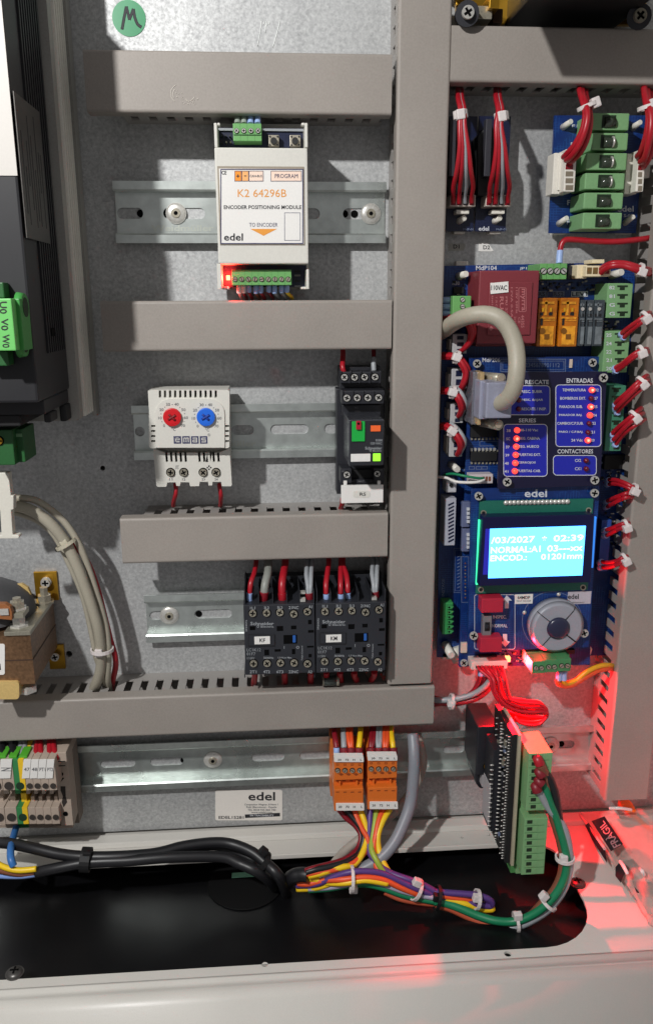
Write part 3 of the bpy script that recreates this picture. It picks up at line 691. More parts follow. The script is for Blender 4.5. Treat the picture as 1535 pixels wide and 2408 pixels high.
# lower terminal step
lo = []
for g in (0, 490):
    for i in range(5):
        x = 413+g+i*71; lo.append([(x-22, 1166), (x+12, 1164), (x+22, 1304), (x-10, 1304)])
bot = [(214, 1100), (1352, 1100), (1388, 1640), (1376, 1666), (1240, 1666), (1228, 1600), (1100, 1600), (1094, 1654), (1040, 1656), (1034, 1600), (908, 1600), (898, 1664), (766, 1668), (752, 1606), (622, 1606), (612, 1660), (560, 1662), (548, 1606), (424, 1610), (410, 1672), (282, 1676), (260, 1650)]
low = poly(bot, DT-7, DT-14, 'terminal_cover', CREAM, t, holes=lo, bev=0)
box(240, 1100, 1370, 1600, DT-14.2, 9, 'lower_case', CREAM, t)
for l in lo: poly([(x, y) for x, y in l], DT-9, DT-9.5, 'slot_shadow_liner', VOID, t)
for x, s_ in ((476, '11'), (671, '12'), (961, '23'), (1153, '24')):
    sock(x, 1458, 60, DT-7, t, 'plus', NICK); txt(s_, x-24, 1545, x+26, 1580, DT-7, GINK, low)
for i in range(3): tube([(548+i*18, 1390, DT-6.9), (556+i*16, 1365, DT-6.9), (562+i*16, 1352, DT-6.9)], 0.12, 'heater_mark', GINK, low, n=4, sub=2)
box(540, 1402, 594, 1407, DT-6.88, DT-7, 'heater_mark', GINK, low)
for a, b in ((1047, 1365), (1022, 1388), (1073, 1388), (1047, 1413)): cyl(a, b, 13, DT-6.88, DT-7, 'fan_mark', INK, low, n=10)
tube([(545, 1630, 22), (553, 1700, 24), (545, 1800, 24), (520, 1900, 18), (515, 1960, 12)], 1.35, 'wire', RED, None, label='red wire dropping from the left terminal of the thermostat into the duct', cat='wire')
tube([(1200, 1630, 22), (1208, 1700, 24), (1225, 1800, 24), (1222, 1900, 18), (1215, 1960, 12)], 1.35, 'wire', RED, None, label='red wire dropping from the right terminal of the thermostat into the duct', cat='wire')
# ================================================================ INTERFACE RELAY
fr(1080, 1160, 4.458)
t = T('relay_socket', 'black relay socket with two rows of screws, at the right end of the middle rail', 'relay socket', P(520, 2100, 8))
box(150, 560, 850, 2110, 22, 9, 'socket_base', BLACK, t, bev=0.5); box(195, 240, 800, 560, 20, 3, 'rear_step', BLACK, t, bev=0.5)
u = box(205, 310, 800, 480, 30, 12, 'upper_terminal_row', BLACK, t, bev=0.6); u2 = box(225, 590, 845, 790, 38, 12, 'lower_terminal_row', BLACK, t, bev=0.6)
for i, (x, y) in enumerate(((262, 392), (410, 392), (558, 390), (712, 388))): sock(x, y, 50, 30, u, 'plus', STEEL); box(x+64, 345, x+86, 480, 31.2, 29.9, 'divider', BLACK, u)
for i, (x, y) in enumerate(((298, 698), (450, 695), (606, 694), (764, 692))): sock(x, y, 52, 38, u2, 'plus', STEEL); 
for i in range(5): box(228+i*152, 590, 246+i*152, 660, 39.4, 30, 'divider', BLACK, u2, bev=0.3); box(205+i*146, 300, 222+i*146, 350, 31.5, 20, 'divider', BLACK, u, bev=0.3)
box(230, 800, 800, 960, 30, 22, 'mid_body', BLACK, t, bev=0.4); txt('NC', 415, 830, 465, 855, 30, GINK, t); txt('OPEN', 415, 885, 500, 905, 30, GINK, t)
box(205, 1740, 370, 1960, 36, 22, 'lower_terminal', BLACK, t, bev=0.5); box(700, 1740, 845, 1960, 34, 22, 'lower_terminal', BLACK, t, bev=0.5)
box(372, 1760, 698, 1960, 27, 22, 'lower_well', BLACK2, t); sock(297, 1828, 50, 36, t, 'plus', STEEL); sock(745, 1815, 46, 34, t, 'plus', STEEL)
txt('A2', 225, 1768, 258, 1790, 36, GINK, t); txt('A1', 790, 1750, 820, 1770, 34, GINK, t); txt('14', 375, 1920, 410, 1942, 30, GINK, t); txt('INPUT', 465, 1918, 555, 1942, 30, GINK, t); txt('12', 640, 1920, 668, 1940, 30, GINK, t)
box(360, 1900, 700, 1962, 30, 22, 'lower_bridge', BLACK, t)
tg = T('marker_plate', 'white plate marked RS clipped below the relay', 'marker', P(526, 2250, 38))
box(218, 1988, 836, 2248, 40, 37.5, 'plate', WHITE, tg, bev=0.3); box(252, 1925, 302, 1990, 39.6, 37.9, 'clip', WHITE, tg, bev=0.2); box(752, 1925, 796, 1990, 39.6, 37.9, 'clip', WHITE, tg, bev=0.2)
poly(rr(392, 2068, 640, 2168, 30), 40.2, 40.0, 'paper_tag', mat('paper_tag', (216, 214, 206), 0.6), tg); txt('RS', 490, 2094, 580, 2142, 40.2, INK, tg)
r = T('plug_in_relay', 'small black plug in relay with a green flag and an orange window', 'relay', P(590, 1700, 30))
RD = 64
b = MB().rect(330, 1020, 845, 1700, RD, 30); fin(b, 'relay_case', mat('relay_smoke', (60, 62, 68), 0.25, var=0.1, coat=0.4), r, bev=0.8)
box(345, 1035, 832, 1688, RD+0.3, RD, 'front_face', BLACK, r)
g = box(374, 1046, 566, 1342, RD+1.2, RD+0.3, 'green_lever', mat('relay_green', (24, 168, 66), 0.4, var=0.03), r, bev=0.2)
k = box(438, 1040, 510, 1166, RD+2.8, RD+1.2, 'red_button', mat('relay_red', (168, 22, 44), 0.4), g, bev=0.3); cyl(472, 1078, 18, RD+3.0, RD+2.8, 'button_hole', VOID, k, n=10)
box(636, 1050, 820, 1092, RD+0.6, RD+0.3, 'dark_window', BLACK2, r); box(652, 1106, 796, 1192, RD+1, RD+0.3, 'orange_window', mat('relay_orange', (240, 104, 48), 0.35), r)
txt('RXM', 726, 1308, 820, 1340, RD+0.3, GREYW, r); txt('120 VAC', 650, 1352, 818, 1386, RD+0.3, GREYW, r); txt('Schneider', 568, 1418, 816, 1460, RD+0.3, GREYW, r); txt('Electric', 680, 1468, 812, 1490, RD+0.3, GREYW, r)
poly(circ(648, 1474, 16), RD+0.42, RD+0.3, 'logo_ring', GREYW, r, holes=[circ(648, 1474, 10)])
box(358, 1524, 648, 1640, RD+0.8, RD+0.3, 'blank_label', WHITE, r, bev=0.2); box(686, 1520, 798, 1632, RD+1, RD+0.3, 'green_lamp', GLEDG, r, bev=0.2)
tube([(240, -40, 16), (243, 60, 20), (238, 150, 24), (238, 250, 27), (260, 330, 27)], 1.6, 'wire', RED, None, label='thick dark red wire entering the relay socket at its top left', cat='wire')
h = T('wire', 'dark wire with a pale ferrule entering the relay socket at its top right', 'wire', P(700, 300, 24)); tube([(695, -40, 16), (695, 60, 20), (695, 110, 22)], 1.3, 'insulation', REDD, h); tube([(695, 105, 22), (693, 200, 24), (700, 300, 25)], 1.6, 'ferrule', GREYW, h)
tube([(238, 2190, 30), (232, 2260, 26), (212, 2320, 20), (200, 2380, 14)], 1.6, 'wire', RED, None, label='red wire leaving the relay socket beside the RS plate', cat='wire')
# ================================================================ CONTACTORS
fr(780, 1860, 2.843)
DC = 50
def contactor(label, tagtxt, serial):
    t = T('contactor', label, 'contactor', P(412, 1075, 8), 'black contactors side by side')
    body = box(82, 397, 744, 1052, DC, 9, 'body', CONT, t, bev=0.5)
    box(86, 130, 740, 400, 17, 9, 'rear_plate', CONT, t, bev=0.4); cyl(520, 175, 20, 17.3, 16.9, 'mounting_hole', VOID, t, n=12); cyl(640, 168, 22, 17.3, 16.9, 'mounting_hole', VOID, t, n=12)
    for x in (84, 215, 348, 480, 602, 734): box(x-4, 300 if x not in (84, 734) else 270, x+5, 396.5, DC-2, 12, 'cell_wall', CONT, t, bev=0.2)
    for x in (84, 738): box(x-3, 1052.5, x+6, 1088, DC-3, 15, 'foot', CONT, t, bev=0.2)
    for x, y, top, lab_ in ((160, 478, 432, '1L1'), (290, 474, 430, '3L2'), (415, 470, 428, '5L3'), (545, 484, 428, '21NC'), (672, 462, 420, 'A1')):
        sock(x, y, 36, DC, body, 'plus', NICK)
        w = 24 if len(lab_) < 4 else 46; w = 18 if lab_ == 'A1' else w
        dx = 30 if lab_ == 'A1' else 0
        txt(lab_, x-w+dx, top-14, x+w+dx, top+14, DC, GREYW, body)
    for x, y, lab_ in ((168, 950, '2T1'), (295, 948, '4T2'), (420, 944, '6T3'), (548, 944, '22NC'), (674, 952, 'A2')):
        sock(x, y, 36, DC, body, 'plus', NICK); w = 32 if len(lab_) < 4 else 46; w = 20 if lab_ == 'A2' else w; dx = 24 if lab_ == 'A2' else -4
        txt(lab_, x-w+dx, 1018, x+w+dx, 1046, DC, GREYW, body)
    txt('Schneider', 138, 562, 358, 594, DC, GREYW, body); txt('Electric', 236, 598, 358, 616, DC, GREYW, body); poly(circ(210, 606, 11), DC+0.12, DC, 'logo_ring', GREYW, body, holes=[circ(210, 606, 7)])
    box(118, 682, 368, 790, DC+0.5, DC, 'marker_holder', CONT, body, bev=0.2); outline(118, 682, 368, 790, 5, DC+0.5, BLACK2, body); box(176, 702, 322, 772, DC+1.0, DC+0.5, 'paper_tag', WHITE, body)
    txt(tagtxt, 224, 718, 278, 754, DC+1.0, INK, body)
    for a, b, c, e in ((132, 604, 184, 640), (386, 602, 446, 648), (520, 598, 570, 632), (680, 544, 714, 584), (680, 640, 734, 664), (270, 824, 314, 876), (366, 820, 424, 842), (528, 818, 560, 866), (670, 788, 734, 804), (684, 864, 714, 896)):
        box(a, b, c, e, DC+0.12, DC-0.3, 'vent_slot', VOID, body)
    box(450, 686, 578, 768, DC+0.12, DC-0.3, 'indicator_window', VOID, body); o = box(536, 692, 564, 758, DC+0.8, DC+0.12, 'blue_indicator', mat('contactor_blue', (40, 92, 168), 0.4), body, bev=0.3)
    txt('I', 453, 790, 460, 816, DC, GREYW, body); txt('O', 568, 788, 598, 816, DC, GREYW, body)
    txt('LC1K12', 104, 812, 236, 840, DC, GREYW, body, bold=0); txt('01F7', 104, 850, 186, 878, DC, GREYW, body, bold=0); txt('110V', 108, 892, 178, 916, DC, GREYW, body, bold=0)
    txt('50/60Hz', 262, 890, 356, 910, DC, GREYW, body); txt('1,3 N.m Max', 398, 890, 528, 910, DC, GREYW, body); txt('TeSys Control', 616, 788, 634, 926, DC, GREYW, body, rot=90); txt(serial, 92, 545, 108, 655, DC, GREYW, body, rot=90)
    for i in range(2): box(606, 285 if i == 0 else 350, 655, 300 if i == 0 else 375, DC-8+i*6, DC-10+i*6-2, 'terminal_clamp', STEEL, t)
    return t
c1 = contactor('black contactor tagged KF, left of the pair', 'KF', '2F24472')
def copy_tree(o, parent=None, skip=None, off=Vector((0, 0, 0))):
    c = o.copy(); COL.objects.link(c); c.parent = parent
    if parent is None: c.location = o.location+off
    for ch in list(o.children): copy_tree(ch, c)
    return c
off = P(762, 381, DC)-P(82, 397, DC); off.y = 0
c2 = copy_tree(c1, off=off); c2['label'] = 'black contactor tagged KM, beside the vertical duct'
def retext(root, old, new):
    ovs = glyphs(old)[0]
    for ch in root.children_recursive:
        if ch.name.startswith('lettering') and len(ch.data.vertices) == len(ovs): return ch
for ch in list(c2.children_recursive):                       # swap the printed tag and serial number
    if ch.name.startswith('lettering') and len(ch.data.vertices) in (len(glyphs('KF', 1)[0]), len(glyphs('2F24472', 1)[0])):
        xs = [v.co.x for v in ch.data.vertices]; zs = [v.co.z for v in ch.data.vertices]
        if len(ch.data.vertices) == len(glyphs('KF', 1)[0]) and abs(sum(zs)/len(zs)) < 1:
            vs, fs = glyphs('KM', 1); mx, Mx = min(v[0] for v in vs), max(v[0] for v in vs); my, My = min(v[1] for v in vs), max(v[1] for v in vs)
            w_ = (max(xs)-min(xs)); 
            if w_ > (max(zs)-min(zs)) and (max(xs)-min(xs)) < 0.006:
                sx = w_*1.12/(Mx-mx); sz = (max(zs)-min(zs))/(My-my); yy = ch.data.vertices[0].co.y
                me = bpy.data.meshes.new('lettering'); me.from_pydata([(min(xs)-0.0002+(v[0]-mx)*sx, yy, min(zs)+(v[1]-my)*sz) for v in vs], [], fs); me.materials.append(INK); ch.data = me
# wires above the contactors
def ferwire(pts, fp, M, FM, r, label, fr_=1.9):
    h = T('wire', label, 'wire', P(*fp[-1])); tube(pts, r, 'insulation', M, h); tube(fp, fr_, 'ferrule', FM, h); return h
ferwire([(196, -60, 18), (190, 20, 24), (172, 110, 34), (143, 190, 40), (130, 300, 42)], [(130, 290, 42), (128, 340, 42), (138, 390, 41)], RED, LBLUE, 1.6, 'red wire into the leftmost top cell of the KF contactor')
ferwire([(305, -60, 18), (308, 20, 24), (300, 110, 34), (278, 200, 40), (268, 290, 42)], [(267, 280, 42), (262, 330, 42), (260, 392, 41)], mat('dull_grey_insulation', (136, 138, 132), 0.45), REDD, 2.6, 'thick grey wire into the second top cell of the KF contactor', 3.0)
h = ferwire([(468, -60, 18), (464, 20, 24), (448, 110, 34), (436, 200, 40), (436, 300, 42)], [(436, 290, 42), (440, 330, 42), (442, 392, 41)], RED, RED, 2.4, 'thick red wire into the third top cell of the KF contactor', 2.7)
for nm, xo, kk in (('KF', 0, ''), ('KM', 617, '')):
    y_ = -12 if xo else 0
    h = T('wire_group', 'pair of grey wires in one dark red ferrule, rightmost above the %s contactor' % nm, 'wires', P(692+xo, 380+y_, 41))
    for dx, e in ((-20, 0), (24, 12)): tube([(692+xo+dx*0.9, -40+y_, 18), (690+xo+dx, 20+y_, 24), (684+xo+dx, 120+y_, 34), (690+xo+dx*0.6, 220+y_, 40), (690+xo+dx*0.4, 300+y_, 42)], 1.45, 'wire', GREYW, h)
    tube([(690+xo, 290+y_, 42), (694+xo, 330+y_, 42), (696+xo, 385+y_, 41)], 2.5, 'ferrule', MAROON, h)
for i, (a, b) in enumerate((((875, -50, 18), (850, 300, 42)), ((992, -50, 18), (988, 300, 42)), ((1010, -50, 18), (1052, 290, 42)))):
    mid = [(a[0]-3, 20, 24), (a[0]+(b[0]-a[0])*.5+(8 if i == 2 else -4), 120, 34), (b[0]-2, 210, 40)]
    ferwire([a]+mid+[b], [b, (b[0]+2, 330, 42), (b[0]+(18 if i == 2 else 2), 372, 41)], RED, LBLUE, 1.7, ('red wire with blue ferrule into the leftmost top cell of KM', 'left one of two red wires into the second top cell of KM', 'right one of two red wires into the second top cell of KM')[i])
h = T('wire_group', 'dark red wires looping out under the two contactors into the duct', 'wires', P(470, 1150, 20))
for x, e in ((180, -8), (460, 4), (705, 0), (852, 0), (980, 10), (1115, 30), (1300, -40)):
    tube([(x, 1030, 38), (x, 1070, 34), (x+e*.6, 1110, 28), (x+e, 1165, 16)], 2.0, 'wire', RED, h)
h = T('fuse', 'small glass cylinder fuse lying in front of the duct slots under KM', 'fuse', P(880, 1135, 36))
fin(MB().cone(P(815, 1118, 34), P(830, 1118, 34), .0032, .0032, 14), 'end_cap', NICK, h); fin(MB().cone(P(830, 1118, 34), P(945, 1114, 34), .0034, .0034, 14), 'glass_tube', mat('fuse_glass', (70, 76, 72), 0.15, trans=0.3), h); fin(MB().cone(P(945, 1114, 34), P(970, 1113, 34), .0034, .0034, 14), 'end_cap', NICK, h)
# ================================================================ INVERTER (left edge)
fD()
xi = -0.1100; xh = -0.1062; IB = 0.068; IF = 0.117
zb_f = P(82, 947, 117).z; zb_p = P(227, 961, 0).z
t = T('inverter', 'tall black motor inverter with a ribbed aluminium heatsink, cut by the left edge', 'inverter', Vector((-0.19, -0.05, zb_p)))
XLi = -0.30; ZT = 0.33
hs = fin(MB().boxw(XLi, xh-0.0012, -0.052, -0.0005, zb_p, ZT), 'heatsink', ALU, t)
fin(MB().boxw(xh-0.0012, xh+0.0012, -0.0105, -0.0005, zb_p-0.003, ZT), 'heatsink_foot', ALU, hs)
for y in (0.0195, 0.0245, 0.0295, 0.0345, 0.0395): fin(MB().boxw(xh-0.0012, xh+0.0014, -y-0.0012, -y, zb_p+0.001, ZT), 'heatsink_rib', mat('pale_rib', (236, 232, 222), 0.4, 0.1, var=0.05), hs)  # ribs coloured paler than the heatsink so their lines show
fin(MB().boxw(xh-0.0012, xh+0.0004, -0.052, -0.0435, zb_p+0.001, ZT), 'heatsink_shoulder', ALU, hs)
INVB = mat('inverter_black', (25, 25, 29), 0.5, var=0.12)
body = fin(MB().boxw(XLi, xi, -IF, -0.0525, zb_f, 0.169), 'housing', INVB, t, bev=1.2)
for i in range(9):
    y = 0.0585+i*0.0042; fin(MB().boxw(xi, xi+0.0010, -y-0.0016, -y, zb_f+0.022, 0.168), 'housing_rib', INVB, body)
fin(MB().boxw(XLi, xi-0.001, -0.104, -0.0525, zb_f-0.0075, zb_f-0.0002), 'lower_housing', INVB, t, bev=0.8)
fin(MB().boxw(XLi, xi-0.014, -0.102, -0.0525, zb_f-0.0135, zb_f-0.0077), 'bottom_skirt', BLACK2, t, bev=0.8)
fin(MB().boxw(xi-0.0035, xi, -0.066, -0.0530, zb_f-0.0165, zb_f-0.0077), 'foot_lug', BLACK2, t, bev=1); fin(MB().boxw(xi-0.0035, xi, -0.098, -0.083, zb_f-0.0125, zb_f-0.0077), 'foot_lug', BLACK2, t, bev=1)
fin(MB().boxw(xi+0.0011, xi+0.0013, -0.086, -0.080, zb_f+0.030, zb_f+0.034), 'vent_slot', VOID, body)
# rating plate on the side: a strip of worn dark foil
SY = lambda x, y: None
def side(x, y):      # pixel -> point on the inverter's side (x = xi)
    X = (cur[0]+x/cur[2])*KD; Y = (cur[1]+y/cur[2])*KD
    v = RT @ Vector(((X-CX)/FL, (Y-CY)/FL, 1)); k = (xi+0.0013)/v[0]
    return (v[2]*k-D0/1000, -v[1]*k)
fr(0, 0, Z2)
pl = [side(95, 632), side(278, 800), side(352, 1728), side(190, 1668)]
y0_ = (pl[0][0]+pl[3][0])/2; y1_ = (pl[1][0]+pl[2][0])/2; z1_ = (pl[0][1]+pl[1][1])/2; z0_ = (pl[2][1]+pl[3][1])/2
rp_ = fin(MB().boxw(xi+0.0011, xi+0.0015, y0_, y1_, z0_, z1_), 'rating_plate', mat('worn_foil', (78, 75, 71), 0.4, 0.3, var=0.2), t)
mb = MB()
for i in range(9): 
    yy = y0_+(y1_-y0_)*(0.12+0.095*i); mb.boxw(xi+0.0015, xi+0.00162, yy, yy+0.0011, z0_+0.004+random.random()*0.02, z1_-0.004-random.random()*0.03)
fin(mb, 'printed_lines', mat('foil_ink', (40, 40, 40), 0.5, var=0.1), rp_)
fr(0, 0, Z2)
wl_ = fin(MB().rect(-120, -40, 66, 1238, 117.5, 117.05), 'white_label', mat('bright_label', (200, 196, 190), 0.45, var=0.02), t)
# green power plug U0 V0 W0
fr(0, 900, 3.2537)
g = T('power_plug', 'bright green power plug marked U0 V0 W0 on the inverter front', 'plug', P(60, 860, 125))
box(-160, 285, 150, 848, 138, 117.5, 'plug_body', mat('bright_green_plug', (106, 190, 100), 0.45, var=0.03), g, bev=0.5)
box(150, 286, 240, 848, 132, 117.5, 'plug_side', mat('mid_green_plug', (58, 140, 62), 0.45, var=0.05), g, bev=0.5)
for i, yy in enumerate((380, 568, 762)):
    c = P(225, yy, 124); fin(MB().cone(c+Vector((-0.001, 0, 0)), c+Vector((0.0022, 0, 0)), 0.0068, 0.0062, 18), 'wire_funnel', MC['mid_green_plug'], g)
    fin(MB().cone(c+Vector((0.0022, 0, 0)), c+Vector((0.0024, 0, 0)), 0.0045, 0.0045, 14), 'funnel_hole', mat('green_hollow', (12, 48, 16), 0.7), g)
for s_, a, b, c, e in (('U0', -2, 318, 78, 450), ('V0', 14, 500, 92, 630), ('W0', 28, 672, 106, 816)): txt(s_, a, b, c, e, 138, INK, g, rot=-90)
box(-160, 852, 92, 1012, 126, 117.5, 'lower_socket', GREEND, g, bev=0.5); box(-160, 112, 45, 280, 126, 117.5, 'upper_socket', GREEND, g, bev=0.5)
g = T('lower_plug', 'dark green plug hanging under the inverter at the left edge', 'plug', P(200, 2080, 60))
box(-200, 1700, 150, 2082, 88, 60, 'plug_body', GREEND, g, bev=0.6); box(150, 1690, 262, 2050, 82, 60, 'plug_end', GREEND, g, bev=0.6); sock(-5, 1815, 45, 88, g, 'slot', BRASS)
box(175, 1740, 240, 1775, 82.4, 82, 'catch', mat('pale_catch', (110, 150, 110), 0.5), g)
fr(0, 1640, 3.4405)
g = T('cable_clip', 'pale plastic T shaped cable clip under the green plug', 'clip', P(70, 490, 62))
poly([(-60, -260), (100, -260), (128, 0), (158, 0), (158, 158), (130, 165), (150, 448), (212, 452), (224, 470), (212, 490), (-80, 492), (-80, 450), (20, 448), (4, 165), (-60, 165)], 66, 60, 'clip_body', LGREY, g, bev=0.5)
g = T('cable_group', 'beige cables curving down from the inverter into the long duct', 'cables', P(1150, 2200, 10))
tube([(-60, 120, 46), (80, 115, 45), (250, 128, 44), (430, 205, 43), (600, 345, 42), (750, 540, 40), (880, 800, 39), (980, 1060, 38), (1060, 1300, 37), (1120, 1520, 36), (1152, 1760, 33), (1150, 1960, 29), (1110, 2110, 24), (1075, 2190, 18), (1060, 2260, 8)], 3.35, 'cable', BEIGE, g, n=12)
tube([(-60, 20, 42), (150, 22, 42), (400, 52, 40), (600, 175, 38), (760, 330, 37), (905, 560, 36), (1010, 830, 34), (1090, 1080, 33), (1170, 1350, 32), (1222, 1600, 32), (1238, 1850, 30), (1228, 2080, 24), (1245, 2200, 14), (1245, 2280, 6)], 2.1, 'cable', BEIGE, g, n=10)
tube([(40, 170, 38), (250, 215, 38), (450, 300, 37), (600, 430, 36), (700, 590, 35), (790, 780, 34), (890, 1000, 33), (960, 1200, 32), (1020, 1450, 31), (1062, 1650, 31), (1100, 1850, 30), (1180, 2060, 24), (1200, 2180, 14), (1200, 2280, 6)], 1.7, 'cable', BEIGE, g, n=10)
tube([(820, 520, 30), (990, 740, 28), (1110, 1050, 27), (1200, 1400, 27), (1262, 1650, 27), (1312, 1820, 26), (1318, 1950, 22), (1285, 2110, 16), (1280, 2200, 8)], 1.9, 'red_wire', RED, g)
tie(755, 550, 39, 60, 90, 5.6, g, head=(-10, -5), M=mat('yellowed_nylon', (186, 180, 160), 0.4)); tie(1165, 1755, 33, 8, 90, 6.2, g, head=(-35, 30), M=NYLON)
# ================================================================ TRANSFORMER (lower left)
t = T('transformer', 'open laminated transformer with yellow brackets, at the lower left edge', 'transformer', P(150, 2300, 20))
CF = 60
rx = P(375, 1850, CF).x; zt = P(200, 1590, CF).z; zbm = P(200, 2150, CF).z; xl = P(-300, 1850, CF).x
fin(MB().boxw(xl, rx, -CF/1000, -0.006, zbm, zt), 'laminated_core', LAM, t)
nl = 22
for i in range(nl): z = zbm+(zt-zbm)*(i+0.5)/nl; pass
fin(MB().boxw(xl, rx+0.0003, -CF/1000-0.0003, -0.006, (zt+zbm)/2-0.0004, (zt+zbm)/2+0.0004), 'core_joint', mat('core_gap', (70, 50, 36), 0.6), t)
br = fin(MB().boxw(P(60, 1600, CF).x, rx+0.0006, -CF/1000-0.0012, -0.006, zt+0.0002, zt+0.0028), 'top_frame', mat('zinc_frame', (170, 166, 150), 0.35, 0.6, var=0.15), t, bev=0.3)
fin(MB().boxw(xl, P(330, 1480, CF-8).x, -CF/1000+0.0, -CF/1000+0.012, zt+0.0105, zt+0.0135), 'terminal_strip', MC['zinc_frame'], t, bev=0.2)
def nut(p, r, h, M, par, nm='nut'):
    n = fin(MB().cone(p, p+Vector((0, 0, h)), r, r, 6, sm=False), nm, M, par); return n
pb = P(232, 1540, 52); pb.z = zt+0.0028
nut(pb, 0.0058, 0.0012, STEEL, t, 'washer'); nut(pb+Vector((0, 0, 0.0012)), 0.0040, 0.006, STEEL, t, 'spacer'); p2 = Vector((pb.x, pb.y, zt+0.0136)); nut(p2, 0.0056, 0.001, STEEL, t, 'washer'); nut(p2+Vector((0, 0, 0.001)), 0.0044, 0.0038, NICK, t); nut(p2+Vector((0, 0, 0.0048)), 0.0026, 0.0022, NICK, t, 'bolt_end')
pb = P(515, 1215, 14); pb.z = zt+0.0029; nut(pb, 0.0062, 0.0012, NICK, t, 'washer'); nut(pb+Vector((0, 0, 0.0012)), 0.0044, 0.0042, NICK, t); nut(pb+Vector((0, 0, 0.0054)), 0.0026, 0.005, NICK, t, 'bolt_end')
b = box(398, 868, 660, 1195, 2.2, 0.3, 'mounting_bracket', BRASS, t, bev=0.3); screw(525, 992, 56, 5.0, b, 'plus', STEEL); cyl(525, 990, 60, 4.6, 2.25, 'screw_washer', STEEL, b)
b = box(560, 1700, 738, 1975, 2.2, 0.3, 'mounting_bracket', BRASS, t, bev=0.3); screw(632, 1832, 52, 5.0, b, 'plus', STEEL)
zw = zt
wb = MB(); c = P(60, 1250, 30); wb.dome(Vector((c.x-0.012, -0.030, zt+0.0029)), 0.030, 0.022, n=24, rings=6, axis=(0, 0, 1)); fin(wb, 'taped_winding', WIND, t)
bp = MB(); c = P(250, 1150, 20); 
poly([(140, 1280), (150, 1080), (180, 1015), (250, 1005), (320, 1050), (352, 1120), (355, 1280)], 24, 21, 'bobbin_flange', BOB, t, bev=0.4)
poly([(-60, 1400), (-60, 1232), (60, 1232), (120, 1270), (140, 1330), (140, 1420)], 62, 58, 'bobbin_flange', mat('amber_bobbin', (146, 92, 54), 0.4, var=0.1), t, bev=0.4)
box(0, 1292, 100, 1362, 63, 62.2, 'solder_tab', STEEL, t)
poly(rr(-120, 2120, 222, 2320, 40), 62, 20, 'lower_bobbin', BOB, t, bev=0.5)
nut(P(310, 2170, 52)-Vector((0, 0, 0.003)), 0.0062, 0.004, STEEL, t, 'bolt_head')
poly(rr(-80, 1690, 58, 2040, 22), CF+0.5, CF, 'paper_label', WHITE, t); box(-60, 1915, 10, 1985, CF+0.7, CF+0.5, 'printed_block', INK, t)
# ================================================================ RAIL TERMINAL BLOCKS (lower left)
fr(0, 2420, 5.117)
def tblock(x0, x1, M, label, tag=None, lean=0, big=False, rot=0, M2=None):
    t = T('terminal_block', label, 'terminal block', P((x0+x1)/2, 1640, 8), 'beige and green rail terminal blocks')
    s = 0.085
    def q(y): return (y-480)*s
    def B(y0, y1, a, b, nm, MM, bev=0.25, e0=0, e1=0):
        m_ = (y0+y1)/2; return box(x0+q(m_)+1+e0, y0, x1+q(m_)-1-e1, y1, a, b, nm, MM, t, bev=bev)
    B(470, 1640, 24, 8, 'base', M); B(485, 1000, 48, 24.2, 'upper_housing', M); B(1290, 1570, 40, 24.2, 'lower_housing', M)
    B(1100, 1288, 33, 24.2, 'spring_clip', M, e0=(x1-x0)*0.55); B(1000, 1060, 40, 24.2, 'catch', M, e0=2, e1=(x1-x0)*0.5)
    if M2: B(486, 1000, 48.6, 24.2, 'yellow_half', M2, e0=(x1-x0)*0.52, bev=0); B(1291, 1570, 40.6, 24.2, 'yellow_half', M2, e0=(x1-x0)*0.52, bev=0); B(1050, 1288, 33.6, 24.2, 'yellow_half', M2, e0=(x1-x0)*0.52, bev=0)
    r = (x1-x0)*0.37
    for y, d in ((930, 49), (1460, 41)):
        cyl((x0+x1)/2+q(y), y, r, d, d-0.6, 'wire_hole', mat('hollow_'+M.name, tuple(int(v) for v in ((52, 46, 42) if M is TBLOCK else (14, 50, 26))), 0.8), t, n=18)
    if tag is not None:
        l = poly([(x0+4+q(480), 482), (x1-4+q(480), 480), (x1-4+q(480)-28+lean, 795), (x0+4+q(480)-28+lean, 800)], 48.9, 48.1, 'marker_tag', WHITE, t)
        if tag: txt(tag, x0+16-6, 615, x1-18-6, 675, 48.9, GINK, l, rot=rot)
    for k in range(3): B(1580+k*22, 1590+k*22, 26, 24.2, 'base_rib', M, bev=0)
    return t
tblock(400, 532, TBLOCK, 'small beige terminal block with white tag 47', '47'); tblock(532, 664, TBLOCK, 'beige terminal block tagged 48', '48')
tblock(664, 796, TBLOCK, 'beige terminal block tagged PT1', 'PT1'); tblock(796, 928, TBLOCK, 'beige terminal block tagged PT2', 'PT2')
tblock(212, 400, TGREEN, 'green and yellow earth terminal block', None, M2=TYEL)
tblock(12, 212, TBLOCK, 'wide beige terminal block with white tag N', 'N', big=True, rot=90); tblock(-200, 8, TBLOCK, 'wide beige terminal block cut by the left edge', None)
txt('N', 38, 632, 108, 684, 49.2, INK, None, rot=0) if False else None
e = T('end_clamp', 'beige end clamp with stepped body closing the terminal strip', 'end clamp', P(1100, 1600, 8))
box(985, 450, 1195, 1600, 34, 8, 'clamp_body', TBLOCK, e, bev=0.4); box(970, 360, 1130, 520, 40, 20, 'top_step', TBLOCK, e, bev=0.4); box(1010, 240, 1180, 410, 30, 10, 'head', TBLOCK, e, bev=0.4)
for y in (505, 580): box(990, y, 1110, y+12, 40.2, 39.8, 'groove', BLACK2, e)
cyl(1040, 730, 36, 34.5, 34.05, 'screw_hole', VOID, e, n=14); cyl(1112, 1400, 42, 34.5, 34.05, 'screw_hole', VOID, e, n=14)
